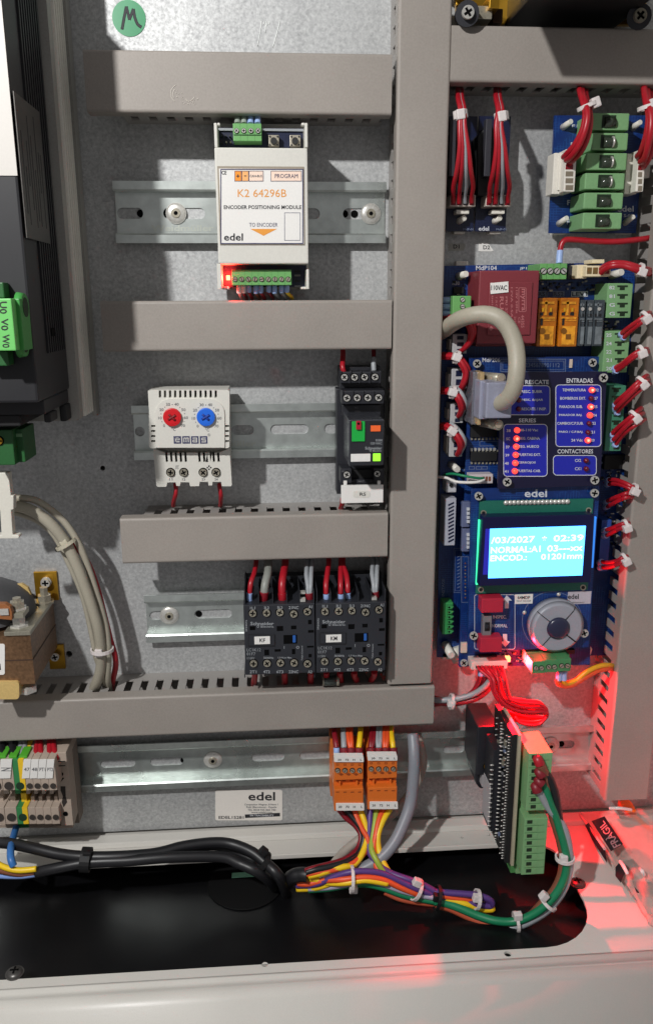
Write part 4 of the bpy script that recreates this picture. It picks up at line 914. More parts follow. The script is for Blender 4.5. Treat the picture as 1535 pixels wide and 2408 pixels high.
poly([(1010, 790), (1095, 790), (1020, 870)], 34.3, 34.02, 'cut_out', VOID, e); poly([(1030, 935), (1110, 935), (1115, 1100), (1140, 1200), (1080, 1285), (1050, 1200), (1070, 1100), (1030, 1000)], 34.3, 34.02, 'cut_out', mat('hollow_brown', (46, 40, 36), 0.8), e)
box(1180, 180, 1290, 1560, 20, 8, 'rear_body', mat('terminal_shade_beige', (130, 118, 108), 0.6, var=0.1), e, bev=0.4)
box(985, 1600, 1240, 1640, 30, 8, 'foot', TBLOCK, e, bev=0.3)
g = T('wire_group', 'wires entering the beige terminal blocks from above, in black, grey and red', 'wires', P(500, 480, 40))
for x, M, r in ((40, BLKW, 3.2), (225, BLKW, 3.2), (365, GREYW, 1.9), (428, GREYW, 1.9)):
    tube([(x-30, 60, 20), (x-10, 200, 28), (x, 330, 36), (x+10, 440, 42)], r, 'wire', M, g)
for a, b in ((40, 60), (225, 150), (400, 150)): box(a-75, 420, a+65, 495, 46, 34, 'green_sleeve', mat('lime_sleeve', (78, 164, 44), 0.45, var=0.05), g, bev=0.4)
for x0_, x1_ in ((640, 600), (680, 710), (850, 842), (900, 955)): tube([(x0_, 60, 20), (x0_, 180, 28), ((x0_+x1_)/2, 330, 36), (x1_, 470, 42)], 2.0, 'wire', RED, g)
fr(0, 2500, Z2)
g = T('wire_group', 'blue, yellow and brown wires dropping from the terminal strip into a black sheath', 'wires', P(200, 820, 40))
tube([(118, 500, 24), (95, 580, 40), (78, 660, 58), (80, 730, 66), (98, 780, 68)], 2.3, 'wire', BLUW, g)
tube([(-60, 740, 60), (40, 790, 66), (140, 810, 68), (260, 800, 68)], 1.9, 'wire', YELW, g); tube([(-60, 790, 58), (40, 815, 64), (150, 832, 66), (262, 818, 66)], 2.2, 'wire', BRNW, g); tube([(-60, 840, 58), (40, 850, 62), (160, 850, 66), (264, 836, 66)], 1.8, 'wire', mat('pale_blue_insulation', (132, 160, 220), 0.4), g)
fr(0, 2500, Z2)
# black cables over the opening
g = T('cable_group', 'thick black cables strapped together, running across the dark floor opening', 'cables', P(700, 740, 60))
K0 = 720*Z2
tube([(-80, 610, 44), (60, 620, 48), (220, 650, 56), (420, 695, 62), (620, 715, 66), (850, 712, 66), (1100, 690, 62), (1300, 640, 56), (1500, 615, 52), (K0+100, 625, 52), (K0+240, 680, 58), (K0+340, 760, 64), (K0+430, 850, 70), (K0+480, 960, 58), (K0+490, 1010, 20)], 3.5, 'black_cable', BLKW, g, n=12)
tube([(262, 825, 66), (400, 795, 68), (620, 755, 68), (900, 742, 68), (1200, 718, 66), (K0+20, 715, 62), (K0+150, 760, 64), (K0+280, 820, 68), (K0+380, 900, 60), (K0+430, 980, 30)], 3.5, 'black_cable', BLKW, g, n=12)
tube([(700, 735, 60), (1000, 720, 56), (1250, 665, 50), (1480, 640, 46), (K0+80, 660, 46), (K0+240, 730, 52), (K0+330, 800, 60), (K0+420, 890, 56), (K0+450, 980, 30)], 2.7, 'black_cable', BLKW, g, n=12)
tie(608, 735, 66, 90, 5, 6.6, g, head=(10, -40), M=BLACK2, w=6); tie(K0+310, 745, 62, 90, 70, 6.4, g, head=(15, -70), M=BLACK2, w=3.5)
fr(720, 2500, Z2)
tube([(425, 1000, 10), (470, 930, 50), (520, 860, 66), (590, 840, 70), (640, 845, 72)], 4.6, 'black_sheath', BLKW, g, n=14, rs=lambda t: 1.0)
g2 = T('cable_grommet', 'dark ring grommet on the black panel with a pale green rim', 'grommet', FP(150, 880, ZF-0.012))
c = FP(200, 900, ZF-0.013); fin(MB().cone(c, c+Vector((0, 0, 0.0006)), 0.026, 0.0255, 28), 'ring', mat('rubber_black', (9, 9, 10), 0.7, var=0.1, spec=0.2), g2); c3 = FP(235, 852, ZF-0.011); fin(MB().boxw(c3.x-0.013, c3.x+0.012, c3.y-0.001, c3.y+0.003, ZF-0.0108, ZF-0.0098), 'green_rim', mat('mint_rim', (130, 190, 160), 0.5), g2)
# ================================================================ ORANGE PLUGS
fr(1060, 2400, 4.515)
def oplug(dx, dy, label, first):
    t = T('orange_plug', label, 'plug', P(430+dx, 1290+dy, 10), 'orange four way plugs on the bottom rail')
    X = lambda v: v+dx
    Y = lambda v: v+dy
    box(X(150), Y(180), X(330) if first else X(250), Y(1060), 22, 9, 'rail_foot', ORANGE, t, bev=0.4)
    u = box(X(205), Y(545), X(640), Y(815), 48, 20, 'upper_housing', ORANGE, t, bev=0.4)
    box(X(205), Y(440), X(635), Y(490), 44, 20, 'wire_entry', ORANGE, t, bev=0.4)
    box(X(198), Y(816), X(630), Y(950), 44, 20, 'middle_housing', ORANGE, t, bev=0.3)
    l = box(X(205), Y(951), X(640), Y(1275), 50, 20, 'lower_housing', ORANGE, t, bev=0.6)
    for i in range(4):
        x = X(255+i*110)
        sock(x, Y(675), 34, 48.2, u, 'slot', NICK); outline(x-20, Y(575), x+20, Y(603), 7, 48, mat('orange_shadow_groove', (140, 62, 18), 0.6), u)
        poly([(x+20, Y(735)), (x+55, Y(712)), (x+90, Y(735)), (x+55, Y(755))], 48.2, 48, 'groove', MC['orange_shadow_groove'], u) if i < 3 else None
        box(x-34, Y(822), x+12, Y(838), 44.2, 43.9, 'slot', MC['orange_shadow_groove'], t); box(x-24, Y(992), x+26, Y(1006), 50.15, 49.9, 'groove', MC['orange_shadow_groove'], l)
    for x in (275, 530): box(X(x), Y(832), X(x+28), Y(936), 46.5, 44, 'latch', ORANGE, t, bev=0.3)
    a = poly([(X(p), Y(q)) for p, q in rr(205, 478, 645, 550, 10)], 49.4, 44.1, 'upper_tag', WHITE, t); b = poly([(X(p), Y(q)) for p, q in rr(232, 1170, 652, 1274, 12)], 51, 50.2, 'lower_tag', WHITE, t)
    for s_, p0, p1 in (('20', 258, 312), ('72', 368, 422), ('H', 484, 516), ('L', 594, 618)): txt(s_, X(p0), Y(502), X(p1), Y(530), 49.4, INK, a)
    for s_, p0, p1 in (('20', 268, 320), ('72', 376, 430), ('H', 490, 522), ('L', 604, 628)): txt(s_, X(p0), Y(1202), X(p1), Y(1236), 51, INK, b)
    return t
oplug(0, 0, 'left orange plug with white tags 20 72 H L', True); oplug(502, -22, 'right orange plug, next to the thick grey cable', False)
g = T('wire_group', 'short coloured wires entering the left orange plug from the duct', 'wires', P(420, 470, 36))
def drop(g, x0, x1, y, M, FM, r, rf=2.1, two=False):
    for k in ((-1, 1) if two else (0,)):
        tube([(x0+k*24, -40, 16), (x0+k*24, 60, 26), ((x0+x1)/2+k*20, 220, 36), (x1+k*9, 340, 40)], r, 'wire', M, g)
    tube([(x1, 335, 40), (x1+2, 400, 41), (x1+2, y, 41)], rf, 'ferrule', FM, g)
drop(g, 205, 240, 460, REDD, LBLUE, 1.9); drop(g, 342, 352, 455, GREYW, MAROON, 1.9, 2.9); drop(g, 425, 455, 450, ORW, MAROON, 1.6, 2.9, True); drop(g, 600, 572, 450, YELW, MAROON, 1.9, 2.9)
g = T('wire_group', 'short coloured wires entering the right orange plug from the duct', 'wires', P(920, 450, 36))
drop(g, 790, 755, 440, REDD, MAROON, 1.6, 3.1, True); drop(g, 872, 870, 435, GREYW, MAROON, 1.6, 3.0, True); drop(g, 978, 968, 435, ORW, MAROON, 1.7, 3.0, True); drop(g, 1055, 1085, 430, YELW, MAROON, 1.8, 2.9)
# coloured harness from plugs to the sheath and to the right
fr(720, 2500, Z2)
g = T('wire_harness', 'loom of coloured wires from the orange plugs across the dark opening, tied with nylon ties', 'wire harness', P(1000, 900, 60))
A = [(855, 380, 40), (905, 440, 42), (975, 500, 44), (1010, 570, 48), (985, 660, 54), (900, 730, 62), (780, 770, 68), (680, 795, 72), (620, 815, 72)]
def sh(p, dx, dy, dd): return [(x+dx, y+dy, d+dd) for x, y, d in p]
tube(A, 1.9, 'wire', REDD, g); tube([(905, 380, 42), (955, 440, 45), (1008, 510, 49), (1030, 580, 52), (1000, 680, 58), (920, 745, 66), (790, 785, 71), (690, 805, 73), (625, 825, 73)], 2.0, 'wire', BLKW, g)
tube([(960, 385, 42), (985, 450, 46), (1020, 520, 50), (1058, 590, 54), (1045, 670, 58), (960, 755, 66), (840, 800, 71), (700, 825, 73), (625, 838, 73)], 1.9, 'wire', ORW, g)
tube([(1005, 385, 42), (1030, 450, 46), (1052, 530, 50), (1045, 620, 55), (1010, 710, 62), (955, 775, 67), (900, 785, 70), (820, 800, 71), (730, 830, 73), (640, 850, 73)], 2.1, 'wire', YELW, g)
B_ = [(1075, 380, 42), (1072, 480, 48), (1065, 600, 54), (1075, 690, 60), (1130, 770, 66), (1220, 830, 70), (1330, 870, 74), (1430, 905, 76), (1530, 960, 78)]
tube(B_, 2.2, 'wire', VIOW, g)
tube([(1120, 380, 42), (1108, 470, 48), (1092, 580, 54), (1085, 660, 60), (1120, 740, 66), (1180, 830, 70), (1290, 900, 74), (1420, 950, 76), (1530, 985, 78)], 1.9, 'wire', mat('lime_insulation', (150, 172, 60), 0.4), g)
tube([(1165, 380, 42), (1135, 460, 48), (1115, 560, 54), (1100, 660, 59), (1110, 760, 65), (1160, 840, 70), (1280, 905, 74), (1400, 960, 76), (1520, 1000, 78)], 2.0, 'wire', ORW, g)
tube([(1215, 380, 42), (1165, 460, 48), (1130, 560, 54), (1135, 660, 59), (1170, 760, 65), (1230, 850, 70), (1330, 920, 74), (1430, 965, 76), (1525, 1000, 78)], 2.1, 'wire', YELW, g)
# lower run, from the sheath to the right
C_ = [(560, 930, 66), (700, 920, 70), (820, 880, 72), (940, 845, 74), (1060, 840, 74), (1180, 860, 74), (1330, 930, 76), (1440, 975, 78), (1530, 1010, 78)]
tube(sh(C_, 0, 12, 0), 2.0, 'wire', YELW, g); tube(sh([(x, y-18 if x > 700 else y-8, d) for x, y, d in C_], -4, -5, 1), 2.0, 'wire', VIOW, g)
tube([(565, 900, 68), (640, 905, 70), (760, 880, 72), (880, 875, 76), (1020, 860, 77), (1160, 875, 77), (1300, 935, 78), (1430, 985, 79)], 2.0, 'wire', ORW, g)
tube([(560, 880, 67), (660, 870, 70), (780, 898, 72), (900, 900, 77), (1040, 880, 78), (1200, 905, 78)], 1.9, 'wire', YELW, g)
D_ = [(640, 945, 68), (780, 935, 70), (900, 915, 72), (1040, 905, 72), (1160, 930, 74), (1300, 980, 76), (1430, 1010, 78), (1530, 1028, 80)]
tube(D_, 2.3, 'wire', GRNW, g); tube(sh([(x, y-24 if x > 1000 else y-4, d) for x, y, d in D_], 0, 0, 1), 1.8, 'wire', mat('lilac_insulation', (166, 160, 180), 0.4), g)
tube([(1180, 960, 72), (1280, 1005, 74), (1400, 1030, 76), (1530, 1045, 78)], 2.2, 'wire', mat('rust_insulation', (190, 88, 60), 0.4), g)
tie(945, 872, 74, 90, 0, 7.4, g, head=(12, 70)); tie(1400, 945, 77, 80, 35, 6.2, g, head=(5, -50))
fr(1440, 2500, Z2)
E_ = [(-10, 960, 78), (80, 968, 79), (180, 975, 80), (290, 985, 81), (370, 1010, 82), (398, 1040, 82), (380, 1062, 82), (300, 1050, 82), (180, 1030, 80), (60, 1000, 79), (-10, 980, 78)]
tube(E_, 2.1, 'wire', VIOW, g); tube([(x-4, y+8, d-1) for x, y, d in E_], 2.0, 'wire', VIOW, g)
tube([(-10, 1000, 78), (100, 1020, 80), (220, 1050, 82), (330, 1085, 82), (400, 1085, 82), (380, 1065, 81), (330, 1035, 80), (200, 1010, 79), (60, 990, 78)], 2.0, 'wire', YELW, g)
tube([(20, 985, 79), (120, 1005, 80), (220, 1015, 80), (280, 1025, 80)], 1.8, 'wire', ORW, g)
F_ = [(-10, 1028, 80), (80, 1045, 81), (180, 1080, 84), (300, 1130, 88), (420, 1165, 92), (540, 1172, 94), (650, 1140, 96), (760, 1070, 98), (860, 960, 98), (915, 840, 97), (925, 720, 96), (905, 620, 95), (880, 530, 94), (850, 430, 93), (800, 310, 92), (770, 200, 91), (755, 140, 90)]
tube(F_, 2.6, 'wire', GRNW, g)
tube([(x+(14 if x < 700 else -26 if y > 700 else -22), y+16 if x < 560 else y-6, d-3) for x, y, d in F_[:-3]]+[(800, 260, 90), (770, 130, 92), (735, 60, 94)], 2.8, 'wire', BRNW, g)
tube([(300, 1160, 86), (400, 1205, 90), (480, 1222, 92), (580, 1205, 94), (700, 1150, 96), (810, 1070, 96), (900, 950, 96), (940, 820, 96), (945, 700, 95), (920, 560, 94), (880, 470, 93), (800, 370, 92), (740, 270, 92), (705, 235, 92)], 2.5, 'wire', GREYW, g)
tube([(930, 700, 94), (905, 600, 94), (878, 500, 93), (860, 380, 92), (840, 260, 92), (800, 160, 92), (755, 110, 92)], 2.6, 'wire', BLKW, g)
tube([(0, 1050, 79), (100, 1075, 81), (220, 1130, 84), (340, 1178, 88), (450, 1200, 90)], 2.6, 'wire', mat('rust_insulation', (190, 88, 60), 0.4), g)
tie(912, 722, 95, 4, -90, 5.0, g, head=(-10, 5)); tie(792, 1038, 97, 60, -60, 5.2, g, head=(-28, -45)); tie(568, 1175, 93, 90, -10, 5.4, g, head=(12, -42)); tie(292, 1015, 82, 90, 12, 5.4, g, head=(0, -10)); tie(10, 1000, 79, 90, 14, 6.6, g, M=BLACK2)
for (x, y, dx, dy) in ((722, 30, 14, 36), (732, 118, 20, 30), (728, 182, 24, 22), (706, 222, 12, 34)): tube([(x-12, y-18, 90), (x, y, 93), (x+dx, y+dy, 94)], 3.1, 'ferrule', MAROON if y > 60 else RED, g)
fr(720, 2500, Z2)
tube([(1375, -150, 30), (1385, 0, 38), (1380, 150, 42), (1360, 330, 46), (1310, 480, 52), (1240, 620, 58), (1140, 730, 62), (1000, 810, 64), (850, 860, 62), (700, 920, 50), (620, 990, 10)], 4.0, 'grey_cable', mat('grey_cable', (128, 132, 140), 0.4, var=0.04), None, n=14, label='thick grey cable curving down beside the right orange plug into the opening', cat='cable')
tube([(1405, -150, 14), (1440, -20, 18), (1442, 80, 20), (1400, 200, 18), (1300, 340, 20), (1180, 460, 26), (1000, 590, 30), (880, 690, 36), (800, 790, 44), (700, 900, 30)], 3.1, 'pale_cable', mat('pale_cable', (170, 160, 150), 0.45), None, n=12, label='pale thin cable lying behind the thick grey cable and the coloured wires', cat='cable')
# ================================================================ TOP RIGHT TRANSFORMER
xb0, xb1, zb = 0.140, 0.2035, 0.1505
t = T('black_transformer', 'black box above the top right duct, only its underside in view', 'transformer', Vector(((xb0+xb1)/2, -0.05, zb)))
fin(MB().boxw(xb0, xb1, -0.092, -0.003, zb, zb+0.09), 'core', BLACK2, t, bev=0.6)
fin(MB().polyw([(0.118, 0.142), (0.260, 0.142), (0.260, 0.21), (0.080, 0.21)], -0.094, -0.0925), 'shadow_caster', BLACK2, t)  # added out of view, shaped to cast the slanted shadow on the duct lid
fr(1440, 0, Z2)
bq = poly([(140, -60), (640, -60), (490, 170), (240, 170), (150, 120)], 8, 4, 'left_foot', BRASS, t, bev=0.5)
box(285, 40, 400, 135, 26, 8.2, 'spacer_sleeve', NICK, t, bev=0.5); fin(MB().cone(P(225, 95, 44), P(225, 95, 30)+Vector((0, 0.004, 0)), 0.0062, 0.0062, 18), 'bolt_head', BLACK, t); screw(225, 92, 46, 45, t, 'plus', STEEL)
box(380, -40, 450, 60, 30, 8.2, 'brass_lug', BRASS, t, bev=0.5); box(405, 60, 475, 160, 20, 8.2, 'dark_spring', mat('burnt_steel', (70, 50, 36), 0.4, 0.6), t, bev=0.5)
poly([(1250, 170), (1420, -60), (1500, -60), (1480, 60), (1380, 175)], 8, 4, 'right_foot', BRASS, t, bev=0.5)
fin(MB().cone(P(1435, 118, 40), P(1435, 118, 10), 0.0064, 0.0064, 18), 'bolt_head', BLACK, t); screw(1435, 115, 48, 41, t, 'plus', NICK)
# ================================================================ DIODE BOARDS
fr(1440, 340, 4.722)
def dboard(x0, x1, label, edel, cx):
    t = T('relay_board', label, 'circuit board', P((x0+x1)/2, 2010, 4), 'narrow dark circuit boards under the top right duct')
    box(x0, 210, x1, 2010, 12, 10.4, 'circuit_board', PCBD, t)
    poly([(x0+12, 520), (x0+150, 360), (x1-250 if edel else x1-180, 360), (x1-110, 640), (x1-60, 800), (x1-60, 1440), (x0+12, 1440)], 26, 12.1, 'black_relay', BLACK2, t, bev=0.4)
    box(cx-190, 250, cx-95, 1150, 32, 26.1, 'dark_cover_rib', mat('smoke_rib', (58, 58, 64), 0.3), t, bev=0.4)
    c = box(cx-180, 1440, cx+215, 1620, 24, 12.1, 'wire_header', mat('smoke_nylon', (196, 184, 174), 0.35), t, bev=0.3)
    for i in range(4): box(cx-165+i*96, 1455, cx-92+i*96, 1600, 24.3, 23.6, 'header_cell', REDD if i != 2 else mat('cell_dark', (56, 46, 52), 0.5), c)
    box(cx-85, 1672, cx+115, 1735, 20, 12.1, 'white_latch', OFFW, c, bev=0.3)
    for (a, b, rot) in ((cx-10, 1830, -28), (cx-40, 2000, 0)):
        p0 = P(a-55, b+35, 10); p1 = P(a+50, b-30, 17)
        if rot: fin(MB().cone(p0, p1, 0.0021, 0.0016, 12), 'standoff', OFFW, t)
        else: fin(MB().rect(a-80, b-30, a+95, b+50, 10.2, 3), 'standoff_foot', OFFW, t, bev=0.5)
    if edel: txt('edel', x0+22, 1930, x0+185, 2000, 12, SILK, t)
    txt('MdP-01', x1-190, 1960, x1-30, 1995, 12, SILKD, t)
    return t
dboard(190, 622, 'narrow dark relay board above label D1, next to the vertical duct', False, 410); dboard(650, 1135, 'narrow dark relay board above label D2', True, 965)
def bundle4(g, cx, topx, M=RED):
    ends = [(-140, 1560), (-45, 1570), (48, 1570), (150, 1560)]
    for i, (dx, y) in enumerate(ends):
        Mx = GREYW if i == 2 else RED; k = (-1.1, -0.4, 0.3, 1.1)[i]
        tube([(topx+k*28, -210, 20), (topx+k*30+10, -60, 34), (topx+45+k*30, 120, 44), (cx+k*35, 350, 46), (cx+30+k*60, 700, 46), (cx+25+dx*0.75, 1050, 42), (cx+dx*1.05+15, 1300, 34), (cx+dx, 1450, 28), (cx+dx, y, 25)], 1.3 if i != 2 else 1.1, 'wire', Mx, g)
g = T('wire_harness', 'bundle of red and grey wires plugged into the left narrow board, with a white tie', 'wire harness', P(410, 1500, 30)); bundle4(g, 415, 375); tie(392, 185, 43, 10, 90, 2.9, g, head=(-5, 0), w=4)
g = T('wire_harness', 'bundle of red and grey wires plugged into the right narrow board, with a white tie', 'wire harness', P(965, 1500, 30)); bundle4(g, 985, 965); tie(1030, 215, 43, 10, 90, 2.9, g, head=(0, 0), w=4)
# switched off: grey blobs painted where cast shadows darken the plate
def blob(x, y, rx_, ry_, n, name_lab):
    mb = MB(); c = P(x, y, 0); random.seed(int(x))
    for i in range(n):
        a = random.random()*6.28; q = random.random()**.5; cc = P(x+rx_*q*math.cos(a), y+ry_*q*math.sin(a), 0.02); mb.dome(cc, random.uniform(0.0012, 0.0035), random.uniform(0.0002, 0.0006), n=9, rings=2)
    fin(mb, 'painted_shadow', mat('shadow_grey', (128, 128, 118), 0.65, var=0.15, scale=300), None, label=name_lab, cat='glue residue')
0 and blob(1370, 480, 90, 160, 26, 'painted grey shadow on the plate right of the narrow boards'); 0 and blob(1340, 1900, 60, 170, 20, 'lower painted grey shadow on the plate beside the D2 board')
# ================================================================ FUSE BOARD
fr(1780, 300, 4.039)
t = T('fuse_board', 'blue fuse board with a column of six green fuse holders', 'circuit board', P(700, 1900, 4))
poly([(215, 330), (1440, 330), (1300, 1905), (140, 1905)], 14, 12.4, 'circuit_board', PCB, t)
for i, (xl, xf, xr, y0, y1) in enumerate(((640, 700, 1212, 298, 528), (620, 720, 1195, 562, 795), (600, 640, 1180, 832, 1060), (580, 622, 1150, 1100, 1320), (560, 605, 1130, 1362, 1580), (555, 590, 1112, 1630, 1848))):
    f = box(xf, y0, xr, y1, 36, 14.1, 'fuse_holder', GREEN2, t, bev=0.7)
    box(xf-20, y0+6, xr-14, y1+10, 22, 14.05, 'fuse_base', mat('shade_green', (96, 146, 92), 0.5), f)
    cx_ = (846+1042)/2-17.2*i; yy = (y0+y1)/2
    box(cx_-96, yy-86, cx_+90, yy+88, 36.1, 35.2, 'fuse_window', mat('deep_green_hollow', (22, 42, 22), 0.5), f)
    fin(MB().cone(P(cx_-70, yy+20, 35.4), P(cx_+72, yy+20, 35.4), 0.0030, 0.0030, 12), 'glass_fuse', mat('smoky_glass', (52, 60, 50), 0.12, var=0.2), f)
    if 0 < i < 4: fin(MB().cone(P(cx_+52, yy+8, 36.1), P(cx_+74, yy+8, 36.1), 0.0031, 0.0031, 12), 'fuse_cap', STEEL, f)
for i, (xl, y0, y1, xr) in enumerate(((192, 780, 1390, 500), (1160, 790, 1390, 1420))):
    w = T('header_plug', ('white six way plug at the left of the green fuse holders', 'white six way plug at the right of the green fuse holders')[i], 'plug', P(xl+100, y1, 20), 'white plugs on the fuse board')
    k = 1 if i else 0
    box(xl+5, y0+50, xl+170, y1-6, 26, 14.1, 'plug_side', OFFW, w, bev=0.5)
    bb = box(xl+160, y0, xr, y1-40, 34, 14.1, 'plug_body', OFFW, w, bev=0.5)
    for j in range(6): yy = y0+22+j*92; box(xl+172, yy, xr-36, yy+66, 34.2, 33.4, 'plug_cell', mat('cell_shadow', (126, 116, 100), 0.6) if j > 2 else REDD, bb)
    if i == 0: box(xl+80, y0+60, xl+108, y1-60, 27.4, 26, 'plug_ridge', OFFW, w, bev=0.3)
    else: box(xr+2, 980, xr+72, 1165, 26, 16, 'plug_latch', OFFW, w, bev=0.4)
for a, b in ((375, 450), (1300, 460), (320, 1740), (1205, 1725)): fin(MB().cone(P(a-55, b+45, 13), P(a+60, b-40, 22), 0.0020, 0.0014, 12), 'standoff', OFFW, t)
for a, b in ((290, 1885), (1170, 1880)): box(a-85, b-30, a+85, b+35, 10, 3, 'standoff_foot', OFFW, t, bev=0.5)
for s_, a, b, c, e in (('F1', 448, 452, 525, 492), ('F7', 385, 1462, 475, 1530), ('F8', 380, 1722, 460, 1786), ('F2', 432, 690, 475, 732), ('edel', 1050, 1540, 1272, 1618), ('S-02', 1140, 1650, 1262, 1690)): txt(s_, a, b, c, e, 14, SILK, t)
def redbunch(label, pts, offs, r, tiep=None, R_=3.4, M=RED, head=(0, 0), td=None):
    g = T('wire_harness', label, 'wire harness', P(*pts[-1]))
    for i, (dx, dy, dd) in enumerate(offs):
        tube([(x+dx*(1+0.25*math.sin(k*1.3+i)), y+dy*(1+0.25*math.cos(k*1.1+i)), d+dd) for k, (x, y, d) in enumerate(pts)], r, 'wire', M, g)
    if tiep: tie(*tiep, R_, g, head=head)
    return g
redbunch('red wires from the top right duct into the left white plug of the fuse board', [(590, -60, 22), (610, 60, 36), (650, 200, 46), (665, 350, 50), (625, 560, 50), (540, 760, 46), (450, 880, 40), (385, 930, 34)], [(-45, -40, 0), (-12, 0, 3), (28, 40, 0), (8, 70, -3)], 1.7, (655, 205, 46, 25, 90), 4.6, head=(105, -45))
redbunch('red wires from the top right duct into the right white plug of the fuse board', [(1430, -60, 22), (1450, 60, 36), (1470, 200, 46), (1500, 380, 50), (1480, 600, 50), (1440, 800, 46), (1400, 920, 40), (1360, 950, 34)], [(-30, -70, 0), (8, 0, 3), (45, 40, 0), (20, 90, -3)], 1.9, (1475, 215, 46, 12, 90), 5.0, head=(60, -40))
# loose red wire
fr(1440, 0, Z2)
g = T('wire', 'single red wire with a blue ferrule running right above the big board', 'wire', P(900, 1800, 26))
tube([(876, 1790, 26), (885, 1735, 26), (905, 1700, 26), (950, 1690, 26), (1100, 1700, 27), (1250, 1705, 28), (1380, 1696, 28), (1500, 1680, 26), (1600, 1660, 20)], 1.7, 'insulation', RED, g); tube([(878, 1770, 26), (874, 1812, 27), (872, 1860, 28)], 2.0, 'ferrule', LBLUE, g)
# ================================================================ MAIN CONTROL BOARDS
fr(1440, 850, Z2)
B = T('control_board', 'large blue main control board with relays, resin transformer and green terminals', 'circuit board', P(600, 2700, 3))
fr(0, 0, 1)
poly([(1466, 880), (2040, 868), (2100, 900), (2030, 2168), (1445, 2175)], 12, 10.4, 'circuit_board', PCB, B)
fr(1440, 850, Z2)
BP = T('control_board', 'x', 'x', P(0, 0, 0)); bpy.data.objects.remove(BP)
txt('MdP104', 285, 62, 432, 94, 12, SILK, B); txt('JP11', 592, 72, 665, 94, 12, SILK, B)
for s_, a, b, c, e in (('RS1', 722, 245, 790, 278), ('RS2', 830, 245, 905, 278), ('LEV1', 960, 246, 1070, 278)):
    box(a-3, b-3, c+3, e+3, 12.3, 12, 'silk_patch', SILKD if s_ != 'LEV1' else SILK, B); txt(s_, a+2, b+2, c-2, e-2, 12.3, PCBD, B)
fr(1440, 850, 4.264)
m_ = box(600, 192, 1440, 1225, 40, 12.1, 'resin_transformer', MARN, B, bev=0.8)
box(572, 1000, 1392, 1262, 25, 12.1, 'transformer_foot', MARN, B, bev=0.5)
box(745, 352, 1352, 1104, 41, 40, 'raised_panel', MARN, m_, bev=0.5)
l = poly([(775, 368), (1026, 346), (1028, 498), (778, 524)], 41.6, 41.05, 'voltage_label', WHITE, m_); txt('110VAC', 785, 400, 1008, 470, 41.6, INK, l)
MI = mat('embossed_resin', (176, 106, 108), 0.4, var=0.05)
outline(1170, 432, 1280, 776, 8, 41, MI, m_, 20); txt('myrra', 1192, 450, 1262, 760, 41, MI, m_, rot=-90, bold=1)
for s_, a, b, c, e in (('110V 50Hz', 1130, 430, 1160, 800, ), ('44355', 1205, 820, 1250, 1000), ('2x12V', 1110, 840, 1135, 990), ('12VA 0.5A', 1060, 430, 1090, 860), ('PRI 220', 985, 560, 1015, 860), ('RU', 905, 560, 960, 740), ('T 70 C', 845, 560, 870, 700), ('EN61558', 790, 550, 812, 780), ('CE', 1165, 850, 1195, 940)): txt(s_, a, b, c, e, 41, MI, m_, rot=-90)
poly([(785, 975), (815, 1010), (780, 1045), (750, 1010)], 41.12, 41, 'moulded_mark', MI, m_)
# small green 3 way at the left
o = box(240, 550, 500, 832, 34, 12.1, 'terminal_connector', GREEN, B, bev=0.5)
for i in range(3): sock(380, 605+i*95, 30, 34.1, o, 'slot', STEEL)
for i in range(3): tube([(60, 610+i*95, 24), (150, 608+i*95, 26), (235, 608+i*95, 26)], 1.9, 'ferrule', LBLUE, B)
for x, y in ((380, 255),): fin(MB().cone(P(x-55, y+20, 12), P(x+50, y-15, 22), 0.0024, 0.0018, 12), 'standoff', OFFW, B)
box(290, 60, 460, 165, 9, 3, 'standoff_foot', OFFW, B, bev=0.5); txt('K30', 240, 345, 340, 398, 12, SILK, B)
box(255, 425, 400, 520, 15, 12.1, 'small_diode', BLACK2, B, bev=0.3)
# row on top right
fr(1740, 850, 3.655)
term_front(165, 80, 490, 272, 36, 12.1, 4, B, sy=0.48, r=34, kind='slot', SMt=STEEL)
w = box(612, 95, 735, 262, 28, 12.1, 'white_plug', mat('ivory_nylon', (226, 212, 178), 0.4), B, bev=0.5); w2_ = box(720, 105, 1020, 238, 34, 12.1, 'white_plug_face', MC['ivory_nylon'], B, bev=0.4); box(800, 30, 945, 78, 26, 12.1, 'white_latch', MC['ivory_nylon'], B, bev=0.4)
for i in range(4): box(735+i*72, 128, 790+i*72, 205, 34.3, 33.5, 'plug_cell', mat('olive_cell', (110, 90, 50), 0.5) if i < 2 else REDD, w2_)
fin(MB().cone(P(1030, 225, 14), P(1150, 185, 24), 0.0026, 0.002, 12), 'standoff', OFFW, B)
box(500, 110, 605, 270, 20, 12.1, 'black_header', BLACK, B, bev=0.3)
